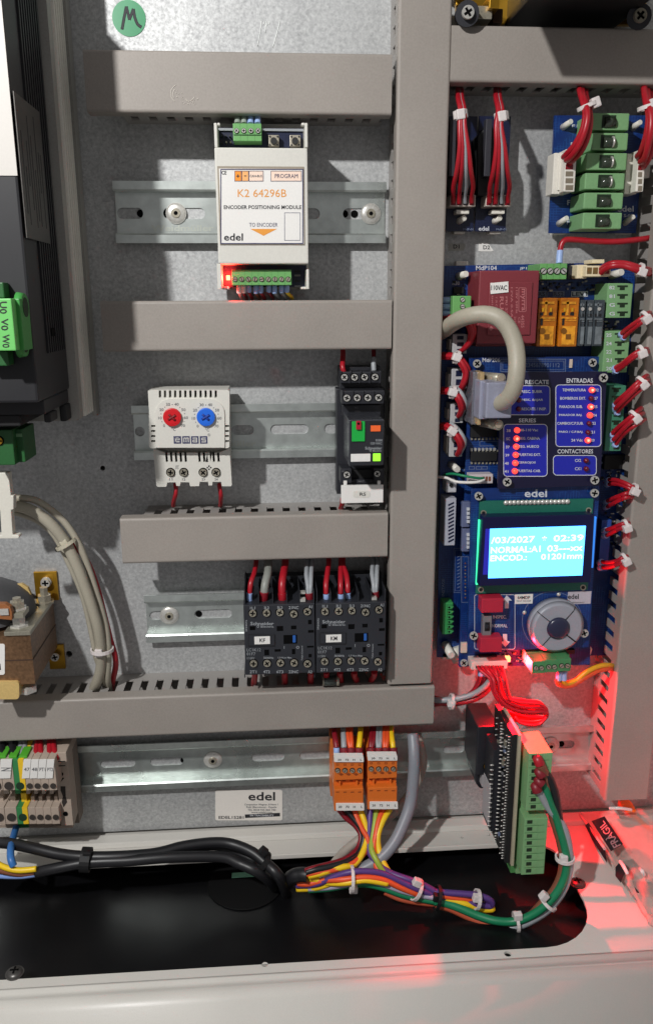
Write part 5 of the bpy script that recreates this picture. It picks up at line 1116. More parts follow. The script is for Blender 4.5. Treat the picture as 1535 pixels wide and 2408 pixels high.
# relays
for i, (x0, x1, M, nm) in enumerate(((150, 395, AMBER, 'amber_relay'), (410, 655, AMBER, 'amber_relay'), (650, 715, CLEAR, 'clear_relay'), (735, 812, CLEAR, 'clear_relay'), (820, 945, CLEAR, 'clear_relay'))):
    y0, y1 = (495, 1085) if i < 2 else (520, 1080)
    core = M is AMBER
    o = box(x0-12, y0, x1-30 if i < 2 else x1-10, y1, 34, 12.1, nm, M, B, bev=0.6)
    W_ = x1-x0; cm = mat('amber_core', (232, 158, 46), 0.3, 0.3, var=0.4, scale=400) if core else mat('silver_core', (120, 128, 132), 0.35, 0.4, var=0.3, scale=400)
    box(x0+W_*.1, y0+30, x1-W_*.22, y0+200, 33.0, 20, 'contact_frame', cm, o) if False else None
    d = 34.1
    for (a, b, c, e, MM) in ((.08, .08, .78, .13, cm), (.3, .06, .42, .36, cm), (.05, .40, .8, .43, cm), (.25, .45, .8, .47, cm), (.08, .30, .22, .36, BLACK2), (.5, .30, .68, .36, BLACK2), (.1, .42, .2, .56, BLACK2), (.08, .58, .72, .96, cm)):
        box(x0+W_*a, y0+(y1-y0)*b, x0+W_*c, y0+(y1-y0)*e, d+0.35, d, 'relay_detail', MM, o, bev=0)
    if core:
        cyl(x0+W_*.18, y0+400, 34, d+0.9, d+0.4, 'pivot', mat('dark_amber', (120, 76, 20), 0.3), o); box(x0+W_*.28, y0+440, x0+W_*.52, y0+500, d+0.8, d+0.36, 'armature_hole', MC['dark_amber'], o)
        for q_ in (.17, .55): box(x0+W_*q_, y0+120, x0+W_*q_+26, y0+168, d+0.9, d+0.4, 'bright_contact', mat('gold_contact', (255, 190, 50), 0.2, 0.6), o)
    else: cyl(x0+W_*.5, y0+110, 20, d+0.7, d+0.36, 'silver_contact', STEEL, o)
# scattered components
random.seed(4)
for i in range(60):
    x = random.uniform(150, 940); y = random.uniform(285, 470)
    if 110 < x < 480 and y > 400: continue
    if y > 400 and 540 < x < 740: continue
    box(x, y, x+random.choice((12, 26, 40)), y+random.choice((12, 22)), 13.2+random.random(), 12.1, 'surface_component', random.choice((BLACK2, BLACK2, SILKD, NICK, PCBD)), B)
for (xa, xb, ya, yb, nn, dd) in ((1190, 1300, 440, 520, 14, 12), (1200, 1320, 1500, 1570, 10, 12), (1180, 1300, 1800, 2050, 26, 12), (100, 230, 120, 280, 14, 12), (150, 225, 1480, 1560, 8, 12), (1150, 1190, 900, 1600, 26, 12)):
    fr(1440, 850, Z2)
    for i in range(nn):
        x = random.uniform(xa, xb-22); y = random.uniform(ya, yb-14)
        box(x, y, x+random.choice((7, 12, 20)), y+random.choice((6, 10, 14)), dd+1.0+random.random(), dd+0.1, 'surface_component', random.choice((BLACK2, SILKD, NICK, BLACK2, OFFW)), B)
fr(1740, 850, 3.655)
def side_term(x0, y0, x1, y1, n, labs, df=32, M=GREEN2, parent=None, xs=0.42, cut=None):
    o = box(x0, y0, x1, y1, df, 12.1, 'terminal_connector', M, parent or B, bev=0.5)
    for i in range(n):
        h = (y1-y0)/n; a = y0+h*i
        box(x0+(x1-x0)*xs, a+h*.25, x1-(x1-x0)*.16, a+h*.46, df+0.15, df-0.2, 'wire_slot', MC['deep_green_hollow'], o); box(x0+(x1-x0)*(xs+.1), a+h*.47, x1-(x1-x0)*.28, a+h*.80, df+0.15, df-0.2, 'wire_slot', MC['deep_green_hollow'], o)
        if i < len(labs): txt(labs[i], x0+(x1-x0)*.1, a+h*.3, x0+(x1-x0)*.32, a+h*.72, df, SILK, o)
    return o
side_term(972, 318, 1275, 738, 4, ('82', '81', 'G', 'G'))
side_term(935, 895, 1235, 1400, 5, ('25', '24', '22', '21', '20'), xs=0.45)
fr(1440, 850, Z2)
side_term(1208, 908, 1325, 1370, 8, (), M=mat('teal_green_connector', (66, 132, 104), 0.45), xs=0.3)
box(1190, 1400, 1330, 1500, 16, 12.1, 'black_header', BLACK2, B, bev=0.5)
# ---- left column of white headers with red wires
for i, (x0, y0, x1, y1) in enumerate(((100, 545, 222, 682), (92, 790, 210, 975), (85, 1040, 195, 1172), (78, 1235, 190, 1410))):
    o = box(x0+20, y0, x1, y1, 26, 12.1, 'white_header', mat('grey_nylon', (176, 176, 178), 0.4), B, bev=0.4); box(x0, y0+35, x0+24, y1-25, 22, 12.1, 'header_latch', OFFW, o, bev=0.3)
    for j in range(3): box(x0+52, y0+12+j*(y1-y0)/3, x1-24, y0+(j+0.85)*(y1-y0)/3, 26.2, 25.5, 'header_cell', PCBD, o)
LW = [('looping red wires beside the small green connector, left edge of the control board', [(30, 440, 20), (90, 432, 28), (160, 428, 34), (215, 455, 38), (250, 510, 40), (252, 570, 38), (225, 625, 34), (180, 665, 28)], None),
      ('red wires tied in white, between the first and second white headers', [(30, 700, 24), (90, 702, 30), (150, 712, 34), (190, 760, 36), (215, 820, 36), (200, 890, 34), (172, 945, 28)], (150, 708, 34, 60, 20)),
      ('red wires tied in white, between the second and third white headers', [(30, 945, 24), (80, 948, 30), (130, 960, 34), (168, 1010, 36), (185, 1070, 34), (170, 1120, 28)], (122, 955, 34, 60, 15)),
      ('red and grey wires tied in white at the fourth white header', [(30, 1195, 24), (80, 1200, 30), (125, 1235, 34), (165, 1290, 36), (178, 1340, 34), (160, 1390, 28)], (118, 1228, 34, 50, 35))]
for lab, pts, tp in LW:
    g = redbunch(lab, pts, [(-9, 6, 0), (3, -3, 2), (14, -14, 0)], 1.5, tp, 3.0, head=(0, 0))
    if 'grey' in lab or 'third' in lab: tube([(x+26, y-24, d) for x, y, d in pts[1:-1]]+[(pts[-1][0]+8, pts[-1][1], pts[-1][2])], 1.5, 'wire', GREYW, g)
# thick beige cable
c_ = T('serial_cable', 'thick beige cable arching into the grey serial connector', 'cable', P(460, 1040, 60))
tube([(-10, 555, 12), (55, 520, 24), (120, 470, 40), (180, 436, 52), (260, 412, 60), (350, 405, 64), (440, 430, 68), (510, 500, 70), (555, 600, 72), (572, 700, 74), (572, 800, 76), (560, 890, 76), (535, 960, 74), (495, 1010, 70), (452, 1035, 64), (424, 1040, 54)], 4.7, 'cable', BEIGE, c_, n=16)
# ---- second board
fr(0, 0, 1)
S2 = T('middle_board', 'upper blue board marked MdP206 fixed by screws over the main board', 'circuit board', P(1740, 2205, 20))
poly([(1552, 1182), (1980, 1180), (1950, 2200), (1517, 2206)], 26, 24.4, 'circuit_board', PCB, S2)
fr(1440, 850, Z2)
txt('MdP206', 330, 712, 455, 742, 26, SILK, S2)
outline(458, 720, 918, 812, 4, 26, SILKD, S2); outline(472, 734, 906, 798, 3, 26, SILKD, S2); txt('12345678901112', 620, 748, 875, 778, 26, SILKD, S2, bold=0)
box(945, 722, 965, 782, 26.8, 26.02, 'ceramic_part', mat('cream_ceramic', (214, 196, 180), 0.4), S2)
for x, y in ((290, 752), (1102, 745)): screw(x, y, 30, 29, S2); 
for y0, y1 in ((1190, 1272), (1378, 1442)):
    box(250, y0, 435, y1, 29, 26.02, 'black_chip', BLACK2, S2, bev=0.3)
    mb = MB()
    for i in range(8): mb.rect(250+i*26, y1+5, 262+i*26, y1+20, 27.5, 26.02); mb.rect(250+i*26, y0-14, 260+i*26, y0-3, 27.5, 26.02)
    fin(mb, 'chip_legs', NICK, S2)
mb = MB()
for i in range(7): mb.rect(248+i*27, 1350, 262+i*27, 1368, 28, 26.02)
fin(mb, 'solder_row', STEEL, S2); outline(310, 1300, 440, 1335, 3, 26, SILKD, S2)
for x in (240, 290, 330): outline(x-5, 1478, x+36, 1500, 3, 26, SILKD, S2)
# small white connector with thin wires
o = box(240, 1535, 405, 1600, 34, 26.02, 'small_white_plug', mat('pinkish_nylon', (200, 190, 192), 0.4), S2, bev=0.4)
for i in range(3): box(330+i*22, 1550, 346+i*22, 1582, 34.2, 33.6, 'plug_cell', BRNW, o)
tube([(10, 1552, 24), (80, 1560, 30), (140, 1585, 36), (220, 1592, 38), (300, 1588, 38), (345, 1570, 36)], 0.9, 'wire', WHTW, None, label='thin white wire running left from the small white plug', cat='wire')
tube([(60, 1538, 24), (120, 1530, 32), (200, 1545, 38), (290, 1560, 38), (340, 1562, 36)], 0.8, 'wire', GRNW, None, label='thin green wire running left from the small white plug', cat='wire')
o = box(75, 1580, 148, 1662, 24, 12.1, 'jumper_socket', mat('grey_nylon2', (188, 188, 194), 0.4), B, bev=0.6); cyl(112, 1612, 14, 25, 24.02, 'socket_hole', BLACK2, o, n=10)
fin(MB().cone(P(108, 1462, 12), P(155, 1500, 22), 0.0026, 0.002, 12), 'standoff', OFFW, B)
# ---- status panel
fr(1640, 1180, 3.655)
S3 = T('status_panel', 'dark navy status panel with rows of red indicator lights', 'indicator panel', P(660, 1580, 30))
dp = 42
poly([(62, 195), (1345, 180), (1252, 1560), (20, 1600)], dp, dp-1.6, 'panel_plate', NAVY, S3)
txt('AUT. RESCATE', 170, 282, 638, 334, dp, SILK, S3); txt('ENTRADAS', 852, 262, 1170, 318, dp, SILK, S3); txt('SERIES', 275, 748, 482, 796, dp, SILK, S3); txt('CONTACTORES', 742, 1120, 1172, 1172, dp, SILK, S3)
for a, b, c, e in ((120, 348, 655, 708), (88, 815, 622, 1452), (718, 338, 1272, 1092), (688, 1192, 1216, 1438)):
    poly(rr(a, b, c, e, 48), dp+0.1, dp, 'blue_field', BLUEP, S3); outline(a, b, c, e, 8, dp+0.1, SILK, S3, 48)
d = dp+0.1
def led(x, y, on, rp=36):
    c = P(x, y, d); r = mm(x, y, d, rp); M = LEDON if on else LEDOFF
    o = fin(MB().cone(c, c+Vector((0, -0.0015, 0)), r, r, 16).dome(c+Vector((0, -0.0015, 0)), r*0.98, r*0.8, n=16), 'lit_led' if on else 'unlit_led', M, S3)
    if on and random.random() < 0.75: fin(MB().dome(c+Vector((-r*0.1, -0.0015-r*0.72, r*0.08)), r*0.5, r*0.14, n=12, rings=2), 'led_core', LEDCORE, o)
    return o
IN = [('TEMPERATURA', 802, 1085, 403, 1152, '32', 1), ('BOMBEROS EXT.', 775, 1085, 503, 1142, '27', 0), ('PARADOR SUB.', 765, 1045, 605, 1137, '25', 1), ('PARADOR BAJ.', 760, 1040, 708, 1128, '24', 1), ('CAMBIO/C.P.SUB.', 738, 1055, 806, 1117, '22', 0), ('PARO / C.P.BAJ.', 758, 1052, 912, 1105, '21', 0), ('24 Vdc', 908, 1048, 1010, 1102, '20', 1)]
for s_, a, b, y, lx, num, on in IN: txt(s_, a, y-16, b, y+18, d, SILK, S3); led(lx, y, on, 33 if on else 28); txt(num, lx+44, y-16, lx+88, y+18, d, SILK, S3)
for s_, b, y, num in (('48-110 Vac', 508, 888, '38'), ('SEG. CABINA', 528, 988, 'SC'), ('SEG. HUECO', 518, 1087, '37'), ('PUERTAS EXT.', 540, 1186, '39'), ('CERROJOS', 478, 1284, '40'), ('PUERTAS CAB.', 540, 1382, '41')):
    lx = 250-(y-888)*0.057; txt(s_, lx+38, y-16, b, y+16, d, SILK, S3); led(lx, y, 1, 33); txt(num, lx-122, y-10, lx-74, y+24, d, SILK, S3)
for s_, b, y in (('RESC. SUBIR', 558, 422), ('RESC. BAJAR', 568, 525), ('RESCATE / INSP.', 608, 632)): txt(s_, 310, y-16, b, y+18, d, SILK, S3); led(268, y, 0, 30)
for s_, y in (('CX2', 1256), ('CX1', 1356)): txt(s_, 952, y-18, 1028, y+18, d, SILK, S3); led(1082, y-2, 0, 30)
for x, y in ((1290, 255), (1185, 1490), (128, 1512)): screw(x, y, 54, dp+2.5, S3)
# ---- serial connector
fr(1440, 1180, 4.264)
S4 = T('serial_connector', 'grey hooded serial connector with knurled screws, plugged into the middle board', 'connector', P(800, 960, 36))
box(515, 215, 640, 960, 46, 26.1, 'metal_shell', mat('shell_metal', (130, 130, 140), 0.25, 0.6, var=0.2), S4, bev=0.8)
box(620, 340, 740, 885, 58, 26.1, 'hood_rear', DSUB, S4, bev=0.8); box(712, 362, 1082, 872, 66, 44, 'hood', DSUB, S4, bev=1.0)
poly(circ(915, 652, 112, 24), 66.6, 66.02, 'cable_collar', DSUB, S4, bev=0.2); cyl(915, 652, 88, 66.9, 66.62, 'collar_gap', BLACK2, S4, n=24)
for y, x in ((310, 925), (965, 890)):
    fin(MB().cone(P(650, y-20 if y < 500 else y-55, 36), P(x, y, 58), 0.0034, 0.0030, 14), 'thumb_screw', NICK, S4); cyl(x, y, 46, 59.5, 58, 'screw_head', mat('warm_nickel', (196, 180, 160), 0.35, 0.6), S4, bev=0.2)
    box(630 if y < 500 else 590, y-90 if y < 500 else y-110, 690 if y < 500 else 640, y+35 if y < 500 else y, 52, 40, 'brass_clip', mat('champagne_metal', (220, 190, 140), 0.3, 0.6), S4, bev=0.4)
# ---- keypad and display board
fr(1440, 1600, 2.476)
KB = T('display_board', 'blue keypad board with a lit graphic display and a round four way button', 'control panel', P(800, 1380, 36))
poly([(293, 45), (1345, 12), (1252, 1340), (262, 1378)], 38, 36.4, 'circuit_board', PCB, KB); 
dk = 38
txt('edel', 728, 48, 912, 112, dk, SILK, KB)
for x, y in ((350, 100), (1296, 76)): screw(x, y, 36, dk+2.5, KB)
L = poly([(362, 145), (1292, 125), (1245, 870), (330, 902)], 40.2, 38.6, 'display_board', PCBG, KB)
mb = MB()
for i in range(16): c = P(578+i*33.5, 158-i*0.6, 40.3); mb.dome(c, 0.0017, 0.0012, n=10, rings=3)
fin(mb, 'solder_row', STEEL, L)
for x, y in ((394, 242), (1254, 220), (372, 870), (1208, 852)): poly(circ(x, y, 24), 40.4, 40.2, 'mount_ring', NICK, L, holes=[circ(x, y, 15)]); cyl(x, y, 15, 40.3, 40.15, 'mount_hole', BLACK2, L, n=12)
bz = poly([(392, 275), (1302, 255), (1272, 810), (358, 842)], 49, 40.3, 'display_bezel', LCDK, KB, bev=0.5)
sp = [(447, 372), (1230, 347), (1200, 752), (432, 776)]
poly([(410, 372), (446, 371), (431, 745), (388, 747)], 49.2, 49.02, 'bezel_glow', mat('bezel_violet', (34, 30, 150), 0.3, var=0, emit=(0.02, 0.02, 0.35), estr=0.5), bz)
scn = poly(sp, 49.3, 49.02, 'lit_screen', LCD, bz)
def scr(s_, u0, u1, v0, v1):
    vs, fs = glyphs(s_, 1); mx, Mx = min(v[0] for v in vs), max(v[0] for v in vs); my, My = min(v[1] for v in vs), max(v[1] for v in vs); out = []
    for v in vs:
        u = u0+(u1-u0)*(v[0]-mx)/(Mx-mx); w = v1-(v1-v0)*(v[1]-my)/(My-my)
        x = (sp[0][0]*(1-u)+sp[1][0]*u)*(1-w)+(sp[3][0]*(1-u)+sp[2][0]*u)*w; y = (sp[0][1]*(1-u)+sp[1][1]*u)*(1-w)+(sp[3][1]*(1-u)+sp[2][1]*u)*w
        out.append(P(x, y, 49.45))
    mb = MB(); mb.add(out, fs); return fin(mb, 'screen_text', LCDT, scn)
scr('/03/2027', 0.015, 0.475, 0.17, 0.30); scr('*', 0.55, 0.60, 0.18, 0.29); scr('02:39', 0.67, 0.985, 0.17, 0.30)
scr('NORMAL:A1', 0.015, 0.54, 0.37, 0.50); scr('03---xx', 0.61, 0.985, 0.37, 0.50); scr('ENCOD.:', 0.015, 0.40, 0.54, 0.66); scr('01201mm', 0.55, 0.985, 0.54, 0.66)
poly([(354, 300), (374, 300), (346, 830), (332, 830)], 42, 40.3, 'backlight_edge', LCDG, KB); poly([(1304, 275), (1318, 275), (1290, 690), (1276, 690)], 42, 40.3, 'backlight_edge', mat('blue_edge', (40, 110, 240), 0.3, var=0, emit=(0.05, 0.3, 1.0), estr=0.8), KB)
fr(1440, 1930, 2.476)
outline(318, 92, 652, 542, 4, dk, SILK, KB, 18)
poly([(583, 98), (626, 142), (600, 142), (600, 206), (566, 206), (566, 142), (552, 142)], dk+0.12, dk, 'up_arrow', SILK, KB); poly([(550, 416), (586, 416), (586, 472), (610, 478), (572, 522), (536, 484), (556, 474)], dk+0.12, dk, 'down_arrow', SILK, KB)
txt('INSPEC.', 470, 262, 580, 290, dk, SILK, KB); txt('NORMAL', 462, 334, 588, 362, dk, SILK, KB)
for y0, y1, x0, x1 in ((124, 242, 376, 556), (446, 566, 366, 546)):
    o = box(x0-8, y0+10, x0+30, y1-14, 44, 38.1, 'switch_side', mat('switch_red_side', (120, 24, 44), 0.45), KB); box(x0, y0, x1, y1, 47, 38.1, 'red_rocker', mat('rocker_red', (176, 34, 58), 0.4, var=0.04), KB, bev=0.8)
o = box(388, 270, 458, 440, 43, 38.1, 'slide_switch', mat('switch_grey', (128, 124, 128), 0.4, 0.2), KB, bev=0.3); box(404, 320, 444, 392, 43.2, 42.8, 'slide_slot', BLACK2, o); box(412, 345, 436, 372, 45.5, 43.2, 'slide_knob', BLACK, o, bev=0.2)
w = box(650, 90, 796, 168, dk+0.3, dk, 'paper_tag', WHITE, KB); txt('64MDP', 672, 104, 774, 130, dk+0.3, INK, w); txt('V6.4.7 10.5.0 DP', 662, 138, 780, 152, dk+0.3, GINK, w)
w = box(1082, 68, 1272, 170, dk+0.3, dk, 'paper_tag', mat('grey_tag', (186, 180, 190), 0.5), KB); txt('edel', 1084, 88, 1172, 130, dk+0.3, INK, w); txt('0000064407', 1120, 152, 1220, 164, dk+0.3, GINK, w)
# round button
cx_, cy_ = 966, 326; d2_ = 47
rg = T('nav', 'x', 'x', P(0, 0, 0)); bpy.data.objects.remove(rg)
c = P(cx_, cy_, dk); R0 = mm(cx_, cy_, dk, 216)
fin(MB().cone(c+Vector((0, -0.0002, 0)), c+Vector((0, -0.0062, 0)), R0*1.02, R0, 48).cone(c+Vector((0, -0.0062, 0)), c+Vector((0, -0.0085, 0)), R0, R0*0.86, 48), 'round_button', KEYG, KB)
bt = [o for o in KB.children if o.name.startswith('round_button')][0]
for a in (45, 135, -45, -135):
    a0 = math.radians(a+6); p0 = Vector((c.x+R0*0.40*math.cos(a0), c.y-0.00855, c.z+R0*0.40*math.sin(a0))); p1 = Vector((c.x+R0*0.84*math.cos(a0), c.y-0.00855, c.z+R0*0.84*math.sin(a0))); p2 = Vector((c.x+R0*0.99*math.cos(a0), c.y-0.0064, c.z+R0*0.99*math.sin(a0)))
    fin(MB().tubew([p0, p1, p2], 0.00028 if a != -45 else 0.0005, n=5, sub=2), 'button_gap', BLACK2, bt)
fin(MB().cone(c+Vector((0, -0.0084, 0)), c+Vector((0, -0.0092, 0)), R0*0.42, R0*0.42, 32).dome(c+Vector((0, -0.0092, 0)), R0*0.41, 0.0022, n=32, rings=6), 'centre_button', mat('centre_key', (40, 42, 66), 0.25, var=0.02), bt)
pts = circ(cx_-10, cy_-12, 248, 40); poly(pts, dk+0.12, dk, 'printed_ring', SILKD, KB, holes=[circ(cx_-10, cy_-12, 244, 40)])
for x, y in ((310, 425), (1212, 405)): screw(x, y, 36, dk+2.5, KB)
for x, y in ((728, 240), (1008, 92), (372, 108)): fin(MB().dome(P(x, y, dk), 0.0014, 0.001, n=10, rings=3), 'solder_dot', STEEL, KB)
# lower edge of the middle board: lit led, white plug, green blocks
fr(1440, 1930, 2.476)
box(208, 490, 258, 570, 28, 26.02, 'cream_part', MC['cream_ceramic'], S2); box(292, 600, 340, 635, 27.5, 26.02, 'jumper', BLACK2, S2); box(360, 596, 505, 636, 30, 26.02, 'black_header', BLACK2, S2, bev=0.3)
screw(230, 648, 32, 29, S2)
wp = box(292, 640, 590, 705, 36, 26.02, 'white_plug', mat('white_plug_nylon', (214, 200, 192), 0.4), S2, bev=0.5)
for i in range(8): box(330+i*30, 676, 348+i*30, 698, 36.2, 35.6, 'plug_cell', BLACK2, wp)
o = box(580, 608, 614, 646, 29.5, 26.02, 'status_led', LEDHOT, S2, bev=0.2)
for i in range(26):
    x = random.uniform(500, 720); y = random.uniform(556, 668)
    if 560 < x < 640 and 590 < y < 660: continue
    box(x, y, x+random.choice((10, 18)), y+random.choice((8, 14)), 27.2, 26.02, 'surface_component', random.choice((NICK, BLACK2, SILKD)), S2)
for i in range(3):
    x0 = 790+i*112; xx = x0-6*i
    o = box(xx, 640+(-12)*i*0.8, xx+106, 738-8*i, 52, 40, 'green_plug', mat('screw_green', (70, 132, 84), 0.45), S2, bev=0.4); box(xx-52, 565-4*i, xx+50, 640-10*i, 36, 26.02, 'green_base', mat('base_green', (76, 140, 88), 0.45), S2, bev=0.4); box(xx-34, 604-8*i, xx+92, 690-8*i, 40, 30, 'green_plug_rear', MC['base_green'], S2, bev=0.4)
    for k in range(2): sock(xx+30+k*46, 694-9*i, 18, 52.1, o, 'slot', NICK)
box(60, 160, 140, 418, 22, 12.1, 'terminal_connector', mat('grass_connector', (58, 150, 84), 0.45), B, bev=0.4)
for i in range(6): yy = 185+i*40; poly([(98, yy), (128, yy), (150, yy+8), (128, yy+26), (98, yy+26)], 25, 22.1, 'wire_cage', MC['grass_connector'], B); cyl(112, yy+13, 8, 25.3, 25.02, 'cage_hole', VOID, B, n=8)
fin(MB().cone(P(80, 500, 14), P(130, 590, 26), 0.0030, 0.0026, 12), 'standoff', OFFW, B); box(55, 570, 135, 628, 12, 3, 'standoff_foot', OFFW, B, bev=0.5); fin(MB().cone(P(150, 520, 12), P(185, 640, 14), 0.0045, 0.0040, 12), 'standoff', OFFW, B)
o = poly([(1165, 570), (1225, 555), (1262, 512), (1285, 540), (1270, 590), (1175, 592)], 22, 8, 'standoff_foot', OFFW, B, bev=0.5)
box(990, 548, 1140, 580, 30, 26.02, 'black_header', BLACK2, S2)
fr(1440, 1600, 2.476)
o = box(72, 122, 165, 508, 26, 12.1, 'long_white_header', mat('grey_nylon3', (170, 172, 184), 0.4), B, bev=0.5); 
for i in range(11): poly([(104, 172+i*30), (150, 150+i*30), (152, 162+i*30), (106, 186+i*30)], 26.25, 26.02, 'header_cell', PCBD, o)
for k in (0, 1): o = box(218, 152+k*220, 282, 358+k*200, 30, 26.02, 'grey_header', mat('slate_nylon', (96, 104, 136), 0.4), S2, bev=0.4); [box(258, 200+k*210+i*34, 280, 222+k*210+i*34, 31.5, 30, 'header_tooth', SILK, o) for i in range(4)]
outline(148, 530, 212, 895, 3, 12, SILKD, B); outline(160, 545, 204, 880, 2, 12, SILKD, B); outline(212, 598, 272, 975, 3, 26, SILKD, S2)
for i in range(11): cyl(244, 655+i*28, 6, 26.5, 26.02, 'pin_hole', NICK if i % 2 else BRNW, S2, n=8); 
for i in range(10): poly([(178, 600+i*28), (200, 590+i*28), (200, 596+i*28), (178, 607+i*28)], 12.15, 12, 'silk_hatch', SILKD, B)
txt('INSTAGE', 50, 780, 74, 925, 12, SILKD, B, rot=90)
LEDP = P(1440, 1600, 0)
fr(1440, 1930, 2.476)
gl = lamp('board_led_glow', 'AREA', P(600, 634, 32), 1.25, (1, 0.004, 0.010), shape='DISK', size=0.003)
gl.rotation_euler = Vector((0.34, -0.92, -0.20)).to_track_quat('-Z', 'Y').to_euler()
# grey pcb behind right terminals, blue header
fr(1440, 1600, 2.476)
o = box(1345, 300, 1425, 720, 24, 12.1, 'blue_header', mat('blue_header', (44, 80, 160), 0.4), B, bev=0.4)
# ---- right hand red harnesses
fr(1440, 850, Z2)
RW = [('red wires from the ivory plug arching right into the duct', [(1170, 98, 34), (1200, 75, 38), (1250, 55, 42), (1330, 55, 44), (1400, 75, 46), (1450, 95, 44), (1500, 105, 36), (1530, 112, 20)], [(0, -10, 0), (0, 10, 1)], (1440, 92, 44, 60, 20), 2.2),
      ('two red wires from terminal 25 up into the right duct, tied in white', [(1315, 555, 33), (1350, 525, 38), (1400, 485, 44), (1460, 440, 48), (1500, 410, 44), (1530, 400, 26)], [(-6, -10, 0), (8, 14, 0)], (1478, 425, 48, 55, -40), 1.7),
      ('red wires from terminal 20 up to the right duct, tied in white', [(1265, 792, 33), (1310, 765, 38), (1360, 725, 44), (1420, 680, 48), (1470, 662, 44), (1510, 655, 26)], [(0, -6, 0), (6, 10, 0)], (1445, 668, 47, 60, -25), 1.9),
      ('three thick red wires from the teal terminals, third bunch on the right duct', [(1272, 1072, 33), (1300, 1040, 38), (1360, 980, 44), (1430, 910, 48), (1480, 875, 44), (1515, 860, 26)], [(-6, -28, 0), (-2, 0, 2), (8, 26, 0)], (1455, 888, 47, 60, -50), 1.8),
      ('red wires with a white tie, fourth bunch on the right duct', [(1250, 1285, 33), (1290, 1240, 38), (1340, 1190, 44), (1395, 1140, 48), (1440, 1105, 42), (1475, 1090, 26)], [(-4, -30, 0), (4, 6, 2), (16, 40, 0)], (1405, 1128, 47, 55, -45), 1.8),
      ('upper pair of red wires on the dark header below the teal terminals', [(1218, 1590, 22), (1270, 1590, 30), (1330, 1605, 38), (1390, 1635, 42), (1430, 1650, 36), (1460, 1655, 20)], [(0, -14, 0), (0, 12, 0)], (1395, 1640, 42, 60, 25), 1.7),
      ('lower pair of red wires on the dark header below the teal terminals', [(1208, 1745, 22), (1250, 1725, 30), (1300, 1700, 36), (1350, 1680, 40), (1400, 1665, 34), (1440, 1660, 18)], [(0, -18, 0), (0, 18, 0)], None, 1.7)]
for lab, pts, offs, tp, r in RW:
    r *= 0.84; g = redbunch(lab, pts, offs, r, tp, 2.9 if len(offs) < 3 else 3.6, head=(12, 16))
    for dx, dy, dd in offs: x, y, d = pts[0]; tube([(x+dx-14, y+dy+6, d-3), (x+dx+6, y+dy-2, d+1)], r+0.45, 'ferrule', LBLUE, g) if 'ivory' not in lab else None
fr(1440, 1700, Z2)
for lab, pts, tp in (('pair of red wires beside the lit display, tied in white', [(1200, 135, 26), (1240, 120, 32), (1290, 95, 38), (1340, 80, 40), (1390, 75, 30)], (1338, 82, 40, 60, -20)), ('lowest pair of red wires tied in white, right of the display', [(1168, 358, 26), (1220, 362, 32), (1280, 345, 38), (1330, 318, 40), (1380, 308, 30)], (1332, 318, 40, 60, -30))):
    g = redbunch(lab, pts, [(0, -16, 0), (0, 18, 0)], 1.4, tp, 2.9, head=(14, 22))
    for dy in (-16, 18): x, y, d = pts[0]; tube([(x-16, y+dy+4, d-2), (x+6, y+dy-2, d+1)], 2.2, 'ferrule', LBLUE, g)
# ---- orange and yellow wires
g = T('wire_group', 'yellow and orange wires from the green plugs running right into the duct', 'wires', P(880, 1180, 40))
tube([(900, 1150, 46), (905, 1185, 46), (930, 1200, 44), (990, 1175, 42), (1060, 1120, 42), (1140, 1080, 40), (1220, 1068, 36), (1290, 1085, 24), (1320, 1100, 16)], 1.7, 'wire', mat('amber_insulation', (228, 160, 30), 0.4), g)
tube([(862, 1160, 46), (868, 1195, 46), (905, 1215, 45), (970, 1205, 43), (1060, 1150, 42), (1140, 1108, 40), (1220, 1092, 36), (1280, 1105, 24), (1310, 1120, 16)], 1.7, 'wire', ORW, g)
for x in (870, 904): tube([(x+4, 1110, 46), (x, 1140, 46), (x, 1172, 46)], 2.1, 'ferrule', LBLUE, g)
# ---- looping red ribbon from the white plug
g = T('wire_harness', 'looping ribbon of red wires hanging from the white plug, glowing in red light', 'wire harness', P(600, 1480, 40))
for i in range(7):
    x0 = 300+i*26; k = i-3; dd = (0, 2.6, -1.2, 1.8, -0.6, 2.2, 0.4)[i]; j = (0, 5, -4, 3, -5, 4, 0)[i]
    tube([(x0, 1078, 38), (x0+14, 1104, 42), (384+i*17+j, 1165, 47+dd), (400+i*17, 1235, 49+dd), (428+i*16+j, 1298, 50+dd), (478+i*13, 1352-i*7, 50+dd), (560+i*7, 1392-i*13+j, 50+dd), (650, 1412-i*15, 50+dd), (728+j, 1408-i*13, 50+dd), (776+j*2, 1412-i*6, 48+dd), (784-i*2, 1432, 44+dd), (745, 1458-i*4, 42+dd), (660, 1470-i*7, 40+dd), (560, 1458-i*9, 38+dd), (500, 1428-i*9, 34+dd)], 1.05, 'wire', mat('bright_red_insulation', (190, 22, 40), 0.4, var=0.05), g, n=7, sub=5)
tube([(560, 1430, 44), (600, 1475, 46), (680, 1490, 48), (740, 1480, 48), (785, 1430, 48)], 1.05, 'wire', MC['bright_red_insulation'], g)
g = T('wire_harness', 'red and grey wires leaving the board bottom to the left, behind the vertical duct', 'wire harness', P(330, 1200, 20))
